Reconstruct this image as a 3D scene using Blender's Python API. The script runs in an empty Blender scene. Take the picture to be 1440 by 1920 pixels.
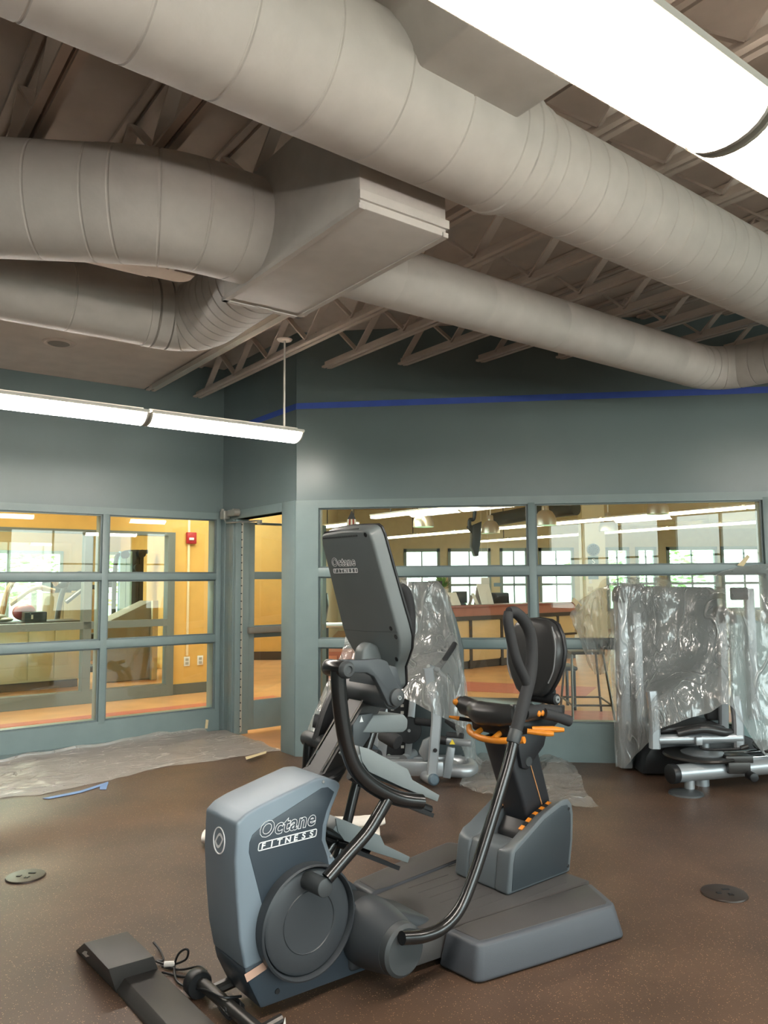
import bpy, bmesh, math, random
from mathutils import Vector, Matrix, noise

# ------------------------------------------------------------------ camera, light, exposure
sc = bpy.context.scene
COL = sc.collection
FPX, EYE = 1442.0, 1.52
PITCH, ROLL = math.radians(5.14), math.radians(-0.411)
CR = (Matrix.Rotation(PITCH, 3, 'X') @ Matrix(((1, 0, 0), (0, 0, -1), (0, 1, 0))) @ Matrix.Rotation(ROLL, 3, 'Z'))
cam_d = bpy.data.cameras.new('camera')
cam_d.sensor_fit = 'VERTICAL'; cam_d.sensor_height = 24.0; cam_d.lens = FPX / 1920.0 * 24.0
cam_d.clip_start = 0.05; cam_d.clip_end = 200
cam = bpy.data.objects.new('camera', cam_d); COL.objects.link(cam)
cam.matrix_world = Matrix.Translation((0, 0, EYE)) @ CR.to_4x4()
sc.camera = cam

sc.view_settings.view_transform = 'Standard'
sc.view_settings.look = 'None'
sc.view_settings.gamma = 1.0
sc.view_settings.use_curve_mapping = False
sc.view_settings.exposure = 1.72
sc.cycles.use_denoising = True
sc.cycles.max_bounces = 7
sc.cycles.diffuse_bounces = 4
sc.cycles.glossy_bounces = 3
sc.cycles.transmission_bounces = 4
sc.cycles.transparent_max_bounces = 14
sc.cycles.caustics_reflective = False
sc.cycles.caustics_refractive = False
sc.cycles.sample_clamp_indirect = 6.0

W = bpy.data.worlds.new('daylight'); sc.world = W; W.use_nodes = True
wn = W.node_tree.nodes; wl = W.node_tree.links
bg = wn['Background']; bg.inputs['Strength'].default_value = 2.8
tc = wn.new('ShaderNodeTexCoord'); sx = wn.new('ShaderNodeSeparateXYZ'); cr_ = wn.new('ShaderNodeValToRGB')
wl.new(tc.outputs['Generated'], sx.inputs[0]); wl.new(sx.outputs['Z'], cr_.inputs[0]); wl.new(cr_.outputs[0], bg.inputs['Color'])
cr_.color_ramp.elements[0].position = 0.0; cr_.color_ramp.elements[0].color = (.45, .50, .44, 1)
cr_.color_ramp.elements[1].position = 0.12; cr_.color_ramp.elements[1].color = (.84, 1.0, 1.0, 1)

# ------------------------------------------------------------------ frames of the place
U1 = Vector((0.80032, 0.59958, 0)); U2 = Vector((-0.59958, 0.80032, 0)); PC = Vector((-1.7093, 8.1194, 0))
U3 = Vector((0.9927, -0.1206, 0)); N3 = Vector((0.1206, 0.9927, 0)); P0 = Vector((-0.7898, 6.892, 0))
def frame(o, x, y):
    return Matrix(((x.x, y.x, 0, o.x), (x.y, y.y, 0, o.y), (0, 0, 1, o.z), (0, 0, 0, 1)))
WING = frame(PC, U1, U2)          # x along the left glazed wall, y out through it
RIGHT = frame(P0, U3, N3)         # x along the right glazed wall, y out through it
TH = math.radians(39.0)
MACH = frame(Vector((-0.4879, 2.9103, 0)), Vector((math.cos(TH), math.sin(TH), 0)), Vector((-math.sin(TH), math.cos(TH), 0)))
WORLD = Matrix.Identity(4)
def pix(px, py, n, q):
    r = CR @ Vector((px - 720, 960 - py, -FPX)); c = Vector((0, 0, EYE))
    return c + r * ((q - c).dot(n) / r.dot(n))
def P(px, py, Y): return pix(px, py, Vector((0, 1, 0)), Vector((0, Y, 0)))
def PZ(px, py, z): return pix(px, py, Vector((0, 0, 1)), Vector((0, 0, z)))
def PS(px, py, s): return WING.inverted() @ pix(px, py, U2, PC + U2 * s)
def PR(px, py, o): return pix(px, py, N3, P0 + N3 * o)

# daylight openings in the rear wall, marked as portals for the sky light
for k, x in enumerate((-6.35, -2.95, .45, 3.85)):
    ld = bpy.data.lights.new('daylight_portal', 'AREA'); ld.shape = 'RECTANGLE'; ld.size = 3.05; ld.size_y = 2.1; ld.cycles.is_portal = True
    lo = bpy.data.objects.new('daylight_portal', ld); COL.objects.link(lo)
    lo.matrix_world = WING @ Matrix.Translation((x + 1.5, -13.0, 1.85)) @ Matrix.Rotation(math.pi / 2, 4, 'X')

# ------------------------------------------------------------------ materials
def lin(c):
    return tuple(((v / 255.) / 12.92 if v / 255. <= .04045 else ((v / 255. + .055) / 1.055) ** 2.4) for v in c) + (1.,)
MATS = {}
def mat(name, rgb, rough=.5, metal=0., bump=0., bscale=60., var=.0, vscale=6., emit=None, estr=0., spec=.5, coat=0.):
    if name in MATS: return MATS[name]
    m = bpy.data.materials.new(name); m.use_nodes = True; MATS[name] = m
    nt = m.node_tree; b = nt.nodes['Principled BSDF']; c = lin(rgb)
    b.inputs['Roughness'].default_value = rough; b.inputs['Metallic'].default_value = metal
    b.inputs['Specular IOR Level'].default_value = spec
    if coat: b.inputs['Coat Weight'].default_value = coat
    t = nt.nodes.new('ShaderNodeTexCoord')
    n = nt.nodes.new('ShaderNodeTexNoise'); n.inputs['Scale'].default_value = vscale; n.inputs['Detail'].default_value = 3
    nt.links.new(t.outputs['Object'], n.inputs['Vector'])
    r = nt.nodes.new('ShaderNodeValToRGB'); v = max(var, .02)
    r.color_ramp.elements[0].position = .3; r.color_ramp.elements[1].position = .7
    r.color_ramp.elements[0].color = tuple(x * (1 - v) for x in c[:3]) + (1,)
    r.color_ramp.elements[1].color = tuple(min(1, x * (1 + v)) for x in c[:3]) + (1,)
    nt.links.new(n.outputs['Fac'], r.inputs[0]); nt.links.new(r.outputs[0], b.inputs['Base Color'])
    if bump:
        n2 = nt.nodes.new('ShaderNodeTexNoise'); n2.inputs['Scale'].default_value = bscale; n2.inputs['Detail'].default_value = 2
        nt.links.new(t.outputs['Object'], n2.inputs['Vector'])
        bp = nt.nodes.new('ShaderNodeBump'); bp.inputs['Strength'].default_value = bump; bp.inputs['Distance'].default_value = .01
        nt.links.new(n2.outputs['Fac'], bp.inputs['Height']); nt.links.new(bp.outputs[0], b.inputs['Normal'])
    if emit:
        b.inputs['Emission Color'].default_value = lin(emit); b.inputs['Emission Strength'].default_value = estr
    return m
def glass(name, tint=(.93, .98, .96), ior=1.5, boost=1.0):
    m = bpy.data.materials.new(name); m.use_nodes = True; nt = m.node_tree; nt.nodes.clear()
    o = nt.nodes.new('ShaderNodeOutputMaterial'); mx = nt.nodes.new('ShaderNodeMixShader')
    tr = nt.nodes.new('ShaderNodeBsdfTransparent'); tr.inputs[0].default_value = tint + (1,)
    gl = nt.nodes.new('ShaderNodeBsdfGlossy'); gl.inputs['Roughness'].default_value = .0; gl.inputs[0].default_value = (boost,) * 3 + (1,)
    fr = nt.nodes.new('ShaderNodeFresnel'); fr.inputs[0].default_value = ior
    nt.links.new(fr.outputs[0], mx.inputs[0]); nt.links.new(tr.outputs[0], mx.inputs[1]); nt.links.new(gl.outputs[0], mx.inputs[2])
    nt.links.new(mx.outputs[0], o.inputs[0]); MATS[name] = m; return m
def clear_acrylic(name, rgb):
    m = bpy.data.materials.new(name); m.use_nodes = True; nt = m.node_tree; nt.nodes.clear(); N = nt.nodes.new; L = nt.links.new
    o = N('ShaderNodeOutputMaterial'); d = N('ShaderNodeBsdfDiffuse'); d.inputs[0].default_value = lin(rgb); tl = N('ShaderNodeBsdfTranslucent'); tl.inputs[0].default_value = lin(rgb)
    a = N('ShaderNodeMixShader'); a.inputs[0].default_value = .6; L(d.outputs[0], a.inputs[1]); L(tl.outputs[0], a.inputs[2])
    tr = N('ShaderNodeBsdfTransparent'); b_ = N('ShaderNodeMixShader'); b_.inputs[0].default_value = .55; L(tr.outputs[0], b_.inputs[1]); L(a.outputs[0], b_.inputs[2]); L(b_.outputs[0], o.inputs[0])
    MATS[name] = m; return m
def plastic_film(name, rgb, opac, rough=.15, stretch=(1, 1, .32), crease=.30, k=1.0):
    """thin clear sheeting: mostly see-through, whiter and shinier along its creases"""
    m = bpy.data.materials.new(name); m.use_nodes = True; nt = m.node_tree; nt.nodes.clear(); N = nt.nodes.new; L = nt.links.new
    o = N('ShaderNodeOutputMaterial'); t = N('ShaderNodeTexCoord'); mp_ = N('ShaderNodeMapping'); mp_.inputs['Scale'].default_value = stretch; L(t.outputs['Object'], mp_.inputs['Vector'])
    def math_(op, a, b_=None):
        n = N('ShaderNodeMath'); n.operation = op
        for i, v in enumerate((a, b_)):
            if v is None: continue
            if isinstance(v, (int, float)): n.inputs[i].default_value = v
            else: L(v, n.inputs[i])
        return n.outputs[0]
    def lines(scale, width, dist, det=2):
        n = N('ShaderNodeTexNoise'); n.inputs['Scale'].default_value = scale * k; n.inputs['Detail'].default_value = det; n.inputs['Distortion'].default_value = dist
        L(mp_.outputs[0], n.inputs['Vector']); d = math_('ABSOLUTE', math_('SUBTRACT', n.outputs['Fac'], .5))
        r = N('ShaderNodeMapRange'); r.interpolation_type = 'SMOOTHSTEP'; r.inputs['From Min'].default_value = 0; r.inputs['From Max'].default_value = width; r.inputs['To Min'].default_value = 1; r.inputs['To Max'].default_value = 0
        L(d, r.inputs['Value']); return r.outputs[0], n.outputs['Fac']
    c1, f1 = lines(3.4, .016, .5); c2, f2 = lines(11, .025, 1.0); c3, f3 = lines(26, .04, .8)
    gate = N('ShaderNodeTexNoise'); gate.inputs['Scale'].default_value = 3.2 * k; L(t.outputs['Object'], gate.inputs['Vector'])
    gr = N('ShaderNodeMapRange'); gr.inputs['From Min'].default_value = .48; gr.inputs['From Max'].default_value = .68; L(gate.outputs['Fac'], gr.inputs['Value'])
    fine = math_('MULTIPLY', math_('MAXIMUM', c2, math_('MULTIPLY', c3, .7)), gr.outputs[0])
    cs = math_('MAXIMUM', c1, math_('MULTIPLY', fine, .55))
    op = math_('MINIMUM', math_('ADD', math_('MULTIPLY', cs, crease), math_('ADD', opac - .06, math_('MULTIPLY', gate.outputs['Fac'], .12))), .97)
    hb = math_('ADD', cs, math_('MULTIPLY', math_('ADD', f2, f1), 1.2))
    bp = N('ShaderNodeBump'); bp.inputs['Strength'].default_value = .9; bp.inputs['Distance'].default_value = .02; L(hb, bp.inputs['Height'])
    d = N('ShaderNodeBsdfDiffuse'); d.inputs[0].default_value = lin(rgb); L(bp.outputs[0], d.inputs['Normal'])
    tl = N('ShaderNodeBsdfTranslucent'); tl.inputs[0].default_value = lin(rgb); L(bp.outputs[0], tl.inputs['Normal'])
    g = N('ShaderNodeBsdfGlossy'); g.inputs['Roughness'].default_value = rough; L(bp.outputs[0], g.inputs['Normal'])
    m1 = N('ShaderNodeMixShader'); m1.inputs[0].default_value = .45; L(d.outputs[0], m1.inputs[1]); L(tl.outputs[0], m1.inputs[2])
    m2 = N('ShaderNodeMixShader'); m2.inputs[0].default_value = .28; L(m1.outputs[0], m2.inputs[1]); L(g.outputs[0], m2.inputs[2])
    tr = N('ShaderNodeBsdfTransparent'); tr.inputs[0].default_value = (.95, .95, .95, 1)
    m3 = N('ShaderNodeMixShader'); L(op, m3.inputs[0]); L(tr.outputs[0], m3.inputs[1]); L(m2.outputs[0], m3.inputs[2])
    L(m3.outputs[0], o.inputs[0]); MATS[name] = m; return m

# ------------------------------------------------------------------ mesh helpers
def smooth_path(pts, n=8):
    pts = [Vector(p) for p in pts]
    if len(pts) < 3: return pts
    out = []
    for i in range(len(pts) - 1):
        p0 = pts[i - 1] if i > 0 else pts[i] * 2 - pts[i + 1]
        p1, p2 = pts[i], pts[i + 1]
        p3 = pts[i + 2] if i + 2 < len(pts) else pts[i + 1] * 2 - pts[i]
        for k in range(n):
            t = k / n
            out.append(.5 * ((2 * p1) + (p2 - p0) * t + (2 * p0 - 5 * p1 + 4 * p2 - p3) * t * t + (3 * p1 - p0 - 3 * p2 + p3) * t ** 3))
    out.append(pts[-1]); return out
class G:
    def __init__(s): s.bm = bmesh.new()
    def _merge(s, b):
        me = bpy.data.meshes.new('t'); b.to_mesh(me); b.free(); s.bm.from_mesh(me); bpy.data.meshes.remove(me)
    def _bev(s, b, off, seg=2, ang=25):
        if off > 0:
            b.normal_update()
            ed = [e for e in b.edges if len(e.link_faces) == 2 and e.calc_face_angle(0) > math.radians(ang)]
            bmesh.ops.bevel(b, geom=ed, offset=off, segments=seg, affect='EDGES', profile=.5, clamp_overlap=True)
        s._merge(b)
    def box(s, c, d, bev=0., rot=None, seg=2):
        b = bmesh.new(); bmesh.ops.create_cube(b, size=1)
        M = Matrix.Translation(c) @ (rot.to_4x4() if rot else Matrix()) @ Matrix.Diagonal((d[0], d[1], d[2], 1))
        bmesh.ops.transform(b, matrix=M, verts=b.verts); s._bev(b, bev, seg); return s
    def span(s, a, c, bev=0.):
        return s.box([(a[i] + c[i]) / 2 for i in range(3)], [abs(c[i] - a[i]) for i in range(3)], bev)
    def bar(s, a, c, w, h, bev=0., up=(0, 0, 1)):
        a, c = Vector(a), Vector(c); x = (c - a); L = x.length; x.normalize(); u = Vector(up)
        y = u.cross(x); y.normalize(); z = x.cross(y)
        R = Matrix((x, y, z)).transposed(); return s.box((a + c) / 2, (L, w, h), bev, R)
    def prism(s, poly, a, c, bev=0., axis='y', seg=2, ang=25, taper=None):
        b = bmesh.new(); f = {'y': lambda p, k: (p[0], k, p[1]), 'z': lambda p, k: (p[0], p[1], k), 'x': lambda p, k: (k, p[0], p[1])}[axis]
        v0 = [b.verts.new(f(p, a)) for p in poly]
        q = taper if taper else poly
        v1 = [b.verts.new(f(p, c)) for p in q]
        n = len(poly); b.faces.new(v0); b.faces.new(v1[::-1])
        for i in range(n): b.faces.new((v0[i], v0[(i + 1) % n], v1[(i + 1) % n], v1[i])[::-1])
        bmesh.ops.recalc_face_normals(b, faces=b.faces); s._bev(b, bev, seg, ang); return s
    def tube(s, pts, r, seg=12, sm=8, cap=True, flat=None):
        pts = smooth_path(pts, sm) if sm else [Vector(p) for p in pts]
        n = len(pts); rr = r if isinstance(r, (list, tuple)) else None
        b = bmesh.new(); rings = []; prev = None
        for i, p in enumerate(pts):
            t = (pts[min(i + 1, n - 1)] - pts[max(i - 1, 0)]).normalized()
            if prev is None:
                u = t.orthogonal().normalized() if flat is None else (Vector(flat) - t * t.dot(Vector(flat))).normalized()
            else:
                u = (prev - t * prev.dot(t)).normalized()
            prev = u; w = t.cross(u)
            if rr:
                q = i / (n - 1) * (len(rr) - 1); k = min(int(q), len(rr) - 2); R = rr[k] * (1 - q + k) + rr[k + 1] * (q - k)
            else: R = r
            rings.append([b.verts.new(p + (u * math.cos(2 * math.pi * j / seg) + w * math.sin(2 * math.pi * j / seg)) * R) for j in range(seg)])
        for i in range(n - 1):
            for j in range(seg):
                b.faces.new((rings[i][j], rings[i][(j + 1) % seg], rings[i + 1][(j + 1) % seg], rings[i + 1][j]))
        if cap: b.faces.new(rings[0][::-1]); b.faces.new(rings[-1])
        s._merge(b); return s
    def rtube(s, pts, w, h, sm=8, flat=(0, 1, 0), bev=.006):
        pts = smooth_path(pts, sm) if sm else [Vector(p) for p in pts]
        b = bmesh.new(); rings = []; F = Vector(flat); n = len(pts)
        for i, p in enumerate(pts):
            t = (pts[min(i + 1, n - 1)] - pts[max(i - 1, 0)]).normalized()
            u = (F - t * t.dot(F)).normalized(); k = t.cross(u); c = bev
            sec = [(w / 2, -h / 2 + c), (w / 2, h / 2 - c), (w / 2 - c, h / 2), (-w / 2 + c, h / 2), (-w / 2, h / 2 - c), (-w / 2, -h / 2 + c), (-w / 2 + c, -h / 2), (w / 2 - c, -h / 2)]
            rings.append([b.verts.new(p + u * a + k * d) for a, d in sec])
        for i in range(n - 1):
            for j in range(8): b.faces.new((rings[i][j], rings[i][(j + 1) % 8], rings[i + 1][(j + 1) % 8], rings[i + 1][j]))
        b.faces.new(rings[0][::-1]); b.faces.new(rings[-1]); s._merge(b); return s
    def cyl(s, a, c, r, r2=None, seg=28, bev=0.):
        a, c = Vector(a), Vector(c); d = c - a
        b = bmesh.new(); bmesh.ops.create_cone(b, cap_ends=True, segments=seg, radius1=r, radius2=r if r2 is None else r2, depth=d.length)
        M = Matrix.Translation((a + c) / 2) @ d.to_track_quat('Z', 'Y').to_matrix().to_4x4()
        bmesh.ops.transform(b, matrix=M, verts=b.verts); s._bev(b, bev, 2, 50); return s
    def lathe(s, prof, o, ax, seg=40, close=False):
        o = Vector(o); ax = Vector(ax).normalized(); u = ax.orthogonal().normalized(); w = ax.cross(u)
        b = bmesh.new(); rings = []
        for r, h in prof:
            rings.append([b.verts.new(o + ax * h + (u * math.cos(2 * math.pi * j / seg) + w * math.sin(2 * math.pi * j / seg)) * max(r, 1e-4)) for j in range(seg)])
        for i in range(len(rings) - 1):
            for j in range(seg): b.faces.new((rings[i][j], rings[i][(j + 1) % seg], rings[i + 1][(j + 1) % seg], rings[i + 1][j]))
        if prof[0][0] > 1e-3 and not close: b.faces.new(rings[0][::-1])
        if prof[-1][0] > 1e-3 and not close: b.faces.new(rings[-1])
        bmesh.ops.remove_doubles(b, verts=b.verts, dist=2e-4); bmesh.ops.recalc_face_normals(b, faces=b.faces)
        s._merge(b); return s
    def ball(s, c, r, seg=20):
        b = bmesh.new(); bmesh.ops.create_uvsphere(b, u_segments=seg, v_segments=seg // 2, radius=1)
        r = (r, r, r) if not isinstance(r, (tuple, list)) else r
        bmesh.ops.transform(b, matrix=Matrix.Translation(c) @ Matrix.Diagonal((*r, 1)), verts=b.verts); s._merge(b); return s
    def ring(s, pts, r, seg=8):
        pts = [Vector(p) for p in pts]; n = len(pts); b = bmesh.new(); rings = []; prev = None
        for i in range(n):
            t = (pts[(i + 1) % n] - pts[i - 1]).normalized()
            u = t.orthogonal().normalized() if prev is None else (prev - t * prev.dot(t)).normalized()
            prev = u; w = t.cross(u)
            rings.append([b.verts.new(pts[i] + (u * math.cos(2 * math.pi * j / seg) + w * math.sin(2 * math.pi * j / seg)) * r) for j in range(seg)])
        for i in range(n):
            for j in range(seg): b.faces.new((rings[i][j], rings[i][(j + 1) % seg], rings[(i + 1) % n][(j + 1) % seg], rings[(i + 1) % n][j]))
        s._merge(b); return s
    def sheet(s, fn, nu, nv, thick=0.):
        b = bmesh.new(); V = [[b.verts.new(fn(i / nu, j / nv)) for i in range(nu + 1)] for j in range(nv + 1)]
        for j in range(nv):
            for i in range(nu): b.faces.new((V[j][i], V[j][i + 1], V[j + 1][i + 1], V[j + 1][i]))
        if thick:
            b.normal_update(); bmesh.ops.solidify(b, geom=b.faces, thickness=thick)
        s._merge(b); return s
    def flat(s, pts, t=.002):
        """thin slab over a 3-D polygon"""
        pts = [Vector(p) for p in pts]; n = (pts[1] - pts[0]).cross(pts[2] - pts[0]).normalized()
        b = bmesh.new(); v0 = [b.verts.new(p) for p in pts]; v1 = [b.verts.new(p + n * t) for p in pts]; k = len(pts)
        b.faces.new(v0[::-1]); b.faces.new(v1)
        for i in range(k): b.faces.new((v0[i], v0[(i + 1) % k], v1[(i + 1) % k], v1[i]))
        bmesh.ops.recalc_face_normals(b, faces=b.faces); s._merge(b); return s
    def mesh(s, me, M=None):
        b = bmesh.new(); b.from_mesh(me)
        if M is not None: bmesh.ops.transform(b, matrix=M, verts=b.verts)
        s._merge(b); return s
def tag(o, label=None, cat=None, group=None, kind=None):
    if label: o['label'] = label
    if cat: o['category'] = cat
    if group: o['group'] = group
    if kind: o['kind'] = kind
    return o
BASE = {}
def thing(name, fr, base, label, cat, group=None, kind=None):
    o = bpy.data.objects.new(name, None); COL.objects.link(o); o.empty_display_size = .1
    base = Vector(base); o.matrix_world = fr @ Matrix.Translation(base); BASE[o.name] = base
    return tag(o, label, cat, group, kind)
def part(name, g, m, parent, label=None, angle=35, kind=None, flat=False):
    """one mesh in the thing's own frame; parent is the thing or one of its parts"""
    me = bpy.data.meshes.new(name); base = BASE[parent.name]
    bmesh.ops.translate(g.bm, verts=g.bm.verts, vec=-base); g.bm.to_mesh(me); g.bm.free()
    if not flat:
        me.polygons.foreach_set('use_smooth', [True] * len(me.polygons)); me.set_sharp_from_angle(angle=math.radians(angle))
    me.materials.append(m); o = bpy.data.objects.new(name, me); COL.objects.link(o); o.parent = parent; BASE[o.name] = base
    if label: o['label'] = label
    if kind: o['kind'] = kind
    return o
def solo(name, g, m, fr, base, label=None, cat=None, group=None, kind=None, angle=35):
    me = bpy.data.meshes.new(name); base = Vector(base)
    bmesh.ops.translate(g.bm, verts=g.bm.verts, vec=-base); g.bm.to_mesh(me); g.bm.free()
    me.polygons.foreach_set('use_smooth', [True] * len(me.polygons)); me.set_sharp_from_angle(angle=math.radians(angle))
    me.materials.append(m); o = bpy.data.objects.new(name, me); COL.objects.link(o)
    o.matrix_world = fr @ Matrix.Translation(base); BASE[o.name] = base
    return tag(o, label, cat, group, kind)
def struct(name, g, m, fr=WORLD, base=(0, 0, 0)): return solo(name, g, m, fr, base, kind='structure')
def text_mesh(txt, size, outline=0., shear=0., space=1., sx=1., depth=.0008, bold=0.):
    cu = bpy.data.curves.new('t', 'FONT'); cu.body = txt; cu.size = size; cu.shear = shear; cu.space_character = space
    if outline: cu.fill_mode = 'NONE'; cu.bevel_depth = outline; cu.bevel_resolution = 1
    else: cu.extrude = depth; cu.offset = bold
    if outline: cu.offset = bold
    cu.resolution_u = 3
    o = bpy.data.objects.new('t', cu); COL.objects.link(o); bpy.context.view_layer.update()
    me = bpy.data.meshes.new_from_object(o.evaluated_get(bpy.context.evaluated_depsgraph_get()))
    bpy.data.objects.remove(o); bpy.data.curves.remove(cu)
    xs = [v.co.x for v in me.vertices]; x0 = min(xs)
    for v in me.vertices: v.co.x = (v.co.x - x0) * sx
    return me, (max(xs) - x0) * sx
def net(ctrl, fold=None):
    """smooth surface through a control net, ctrl[row][col]; fold(u, v, p) -> offset vector"""
    R, K = len(ctrl), len(ctrl[0])
    def cr(p0, p1, p2, p3, t): return .5 * ((2 * p1) + (p2 - p0) * t + (2 * p0 - 5 * p1 + 4 * p2 - p3) * t * t + (3 * p1 - p0 - 3 * p2 + p3) * t ** 3)
    def line(ps, t):
        n = len(ps) - 1; q = min(t * n, n - 1e-6); i = int(q); f = q - i
        a = ps[i - 1] if i else ps[0] * 2 - ps[1]; d = ps[i + 2] if i + 2 <= n else ps[n] * 2 - ps[n - 1]
        return cr(a, ps[i], ps[i + 1], d, f)
    def fn(u, v):
        p = line([line(row, u) for row in ctrl], v)
        return p + fold(u, v, p) if fold else p
    return fn
# ------------------------------------------------------------------ the paints
PAINT = mat('wall_paint', (110, 126, 128), .32, bump=.04, bscale=90, var=.04, vscale=2)
FRAMEP = mat('frame_paint', (126, 144, 145), .35, bump=.03, bscale=120, var=.04)
CEILP = mat('ceiling_paint', (210, 195, 184), .7, bump=.05, bscale=40, var=.06)
DUCTP = mat('duct_paint', (198, 194, 189), .55, bump=.06, bscale=45, var=.05, vscale=9)
OCHRE = mat('ochre_wall_paint', (226, 178, 96), .55, var=.05)
CREAM = mat('cream_wall_paint', (230, 222, 190), .6, var=.04)
WOODF = mat('lobby_floor_board', (214, 160, 108), .35, var=.12, vscale=3)
REDF = mat('red_floor_stripe', (196, 108, 92), .35, var=.1)
GLASS = glass('window_glass', (.92, .98, .96))
BLACK = mat('black_plastic', (30, 31, 33), .42, var=.08)
DKGREY = mat('dark_grey_plastic', (62, 66, 68), .45, var=.05)
WHITE = mat('white_plastic', (232, 230, 224), .4)
MASK = mat('masking_tape', (226, 210, 168), .7, var=.08, vscale=30)
BLUE = mat('blue_tape', (70, 100, 196), .6, var=.06)
SILVER = mat('silver_metal', (190, 193, 194), .32, metal=.75, var=.03)
CHROME = mat('chrome', (205, 205, 205), .15, metal=1.)
DKMETAL = mat('dark_metal', (70, 68, 66), .35, metal=.6)

# rubber floor: dark brown with tan flecks
RUB = bpy.data.materials.new('flecked_rubber'); RUB.use_nodes = True
nt = RUB.node_tree; pb = nt.nodes['Principled BSDF']; N = nt.nodes.new; L = nt.links.new
t = N('ShaderNodeTexCoord'); v = N('ShaderNodeTexVoronoi'); v.inputs['Scale'].default_value = 140; L(t.outputs['Object'], v.inputs['Vector'])
r = N('ShaderNodeValToRGB'); r.color_ramp.elements[0].position = .16; r.color_ramp.elements[1].position = .30
L(v.outputs['Distance'], r.inputs[0])
wn_ = N('ShaderNodeTexWhiteNoise'); L(v.outputs['Position'], wn_.inputs['Vector'])
r2 = N('ShaderNodeValToRGB'); r2.color_ramp.elements[0].position = .68; r2.color_ramp.elements[1].position = .72
L(wn_.outputs['Value'], r2.inputs[0])
inv = N('ShaderNodeMath'); inv.operation = 'SUBTRACT'; inv.inputs[0].default_value = 1; L(r.outputs[0], inv.inputs[1])
mu = N('ShaderNodeMath'); mu.operation = 'MULTIPLY'; L(inv.outputs[0], mu.inputs[0]); L(r2.outputs[0], mu.inputs[1])
n = N('ShaderNodeTexNoise'); n.inputs['Scale'].default_value = 1.7; n.inputs['Detail'].default_value = 5; L(t.outputs['Object'], n.inputs['Vector'])
rb = N('ShaderNodeValToRGB'); rb.color_ramp.elements[0].color = lin((76, 59, 48)); rb.color_ramp.elements[1].color = lin((97, 76, 61))
rb.color_ramp.elements[0].position = .35; rb.color_ramp.elements[1].position = .65; L(n.outputs['Fac'], rb.inputs[0])
mx = N('ShaderNodeMix'); mx.data_type = 'RGBA'; L(mu.outputs[0], mx.inputs['Factor']); L(rb.outputs[0], mx.inputs[6]); mx.inputs[7].default_value = lin((186, 150, 116))
L(mx.outputs[2], pb.inputs['Base Color']); pb.inputs['Roughness'].default_value = .42
n3_ = N('ShaderNodeTexNoise'); n3_.inputs['Scale'].default_value = 220; L(t.outputs['Object'], n3_.inputs['Vector'])
bp = N('ShaderNodeBump'); bp.inputs['Strength'].default_value = .25; bp.inputs['Distance'].default_value = .003; L(n3_.outputs['Fac'], bp.inputs['Height']); L(bp.outputs[0], pb.inputs['Normal'])
MATS['rubber'] = RUB

def wxy(t_, s_): q = PC + U1 * t_ + U2 * s_; return (q.x, q.y)
def rxy(x_, y_): q = P0 + U3 * x_ + N3 * y_; return (q.x, q.y)

# ------------------------------------------------------------------ floor and ceiling
fl = [wxy(-6.6, 0), wxy(0, 0), wxy(0, -1.534), rxy(6.2, 0), wxy(7.0, -13), wxy(-6.6, -13)]
struct('floor', G().prism(fl, -.1, 0, axis='z'), RUB)
lf = [wxy(-7, 0.0), wxy(-7, 8), (-5, 27), (16, 27), (16, 5.2), rxy(6.2, 0), wxy(0, -1.534), wxy(0, 0)]
struct('floor_lobby', G().prism(lf, -.1, -.002, axis='z'), WOODF)
struct('trim_1', G().prism([wxy(-7, 1.58), wxy(1.6, 1.58), wxy(1.6, 1.80), wxy(-7, 1.80)], -.002, .0005, axis='z'), REDF)
struct('trim_2', G().prism([rxy(2.0, .9), rxy(6, .9), rxy(6, 2.6), rxy(2.0, 2.6)], -.002, .0005, axis='z')
       .prism([(0.2, 11.2), (2.6, 10.2), (3.0, 11.1), (.2, 12.2)], -.002, .0005, axis='z'), REDF)
struct('ceiling', G().prism([wxy(-6.7, .15), wxy(0.1, .15), wxy(.1, -1.5), rxy(6.3, .15), wxy(7.1, -13.1), wxy(-6.7, -13.1)], 3.80, 3.9, axis='z'), CEILP)
struct('ceiling_soffit', G().span((-6.5, -3.02, 3.462), (-.87, -.001, 3.798)), CEILP, WING)

# ------------------------------------------------------------------ walls
g = G(); g.span((-6.6, 0, 2.245), (0, .20, 3.8)); g.span((-6.6, 0, 0), (-2.44, .20, 2.245)); struct('wall_left', g, PAINT, WING)
g = G(); g.span((0, -1.534, 2.165), (.12, .12, 3.8)); struct('wall_back', g, PAINT, WING)
g = G(); g.span((0, 0.002, 2.245), (6.3, .14, 3.8)); g.span((4.06, 0.002, 0), (6.3, .14, 2.245))
struct('wall_right', g, PAINT, RIGHT)
g = G(); g.prism([rxy(6.2, -.0), rxy(6.35, .1), (wxy(7.1, -13)[0] + .1, wxy(7.1, -13)[1]), wxy(7.0, -13)], 0, 3.8, axis='z'); struct('wall_side', g, PAINT)
g = G(); g.span((-6.75, -13.1, 0), (-6.6, .12, 3.8)); struct('wall_left_end', g, PAINT, WING)
g = G()                                             # rear wall with a run of daylight windows
g.span((-6.7, -13.15, 0), (7.1, -13, .8)); g.span((-6.7, -13.15, 2.9), (7.1, -13, 3.8))
for x in (-6.7, -3.3, .1, 3.5, 6.9): g.span((x, -13.15, .8), (x + .35, -13, 2.9))
struct('wall_rear', g, PAINT, WING)
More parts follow.
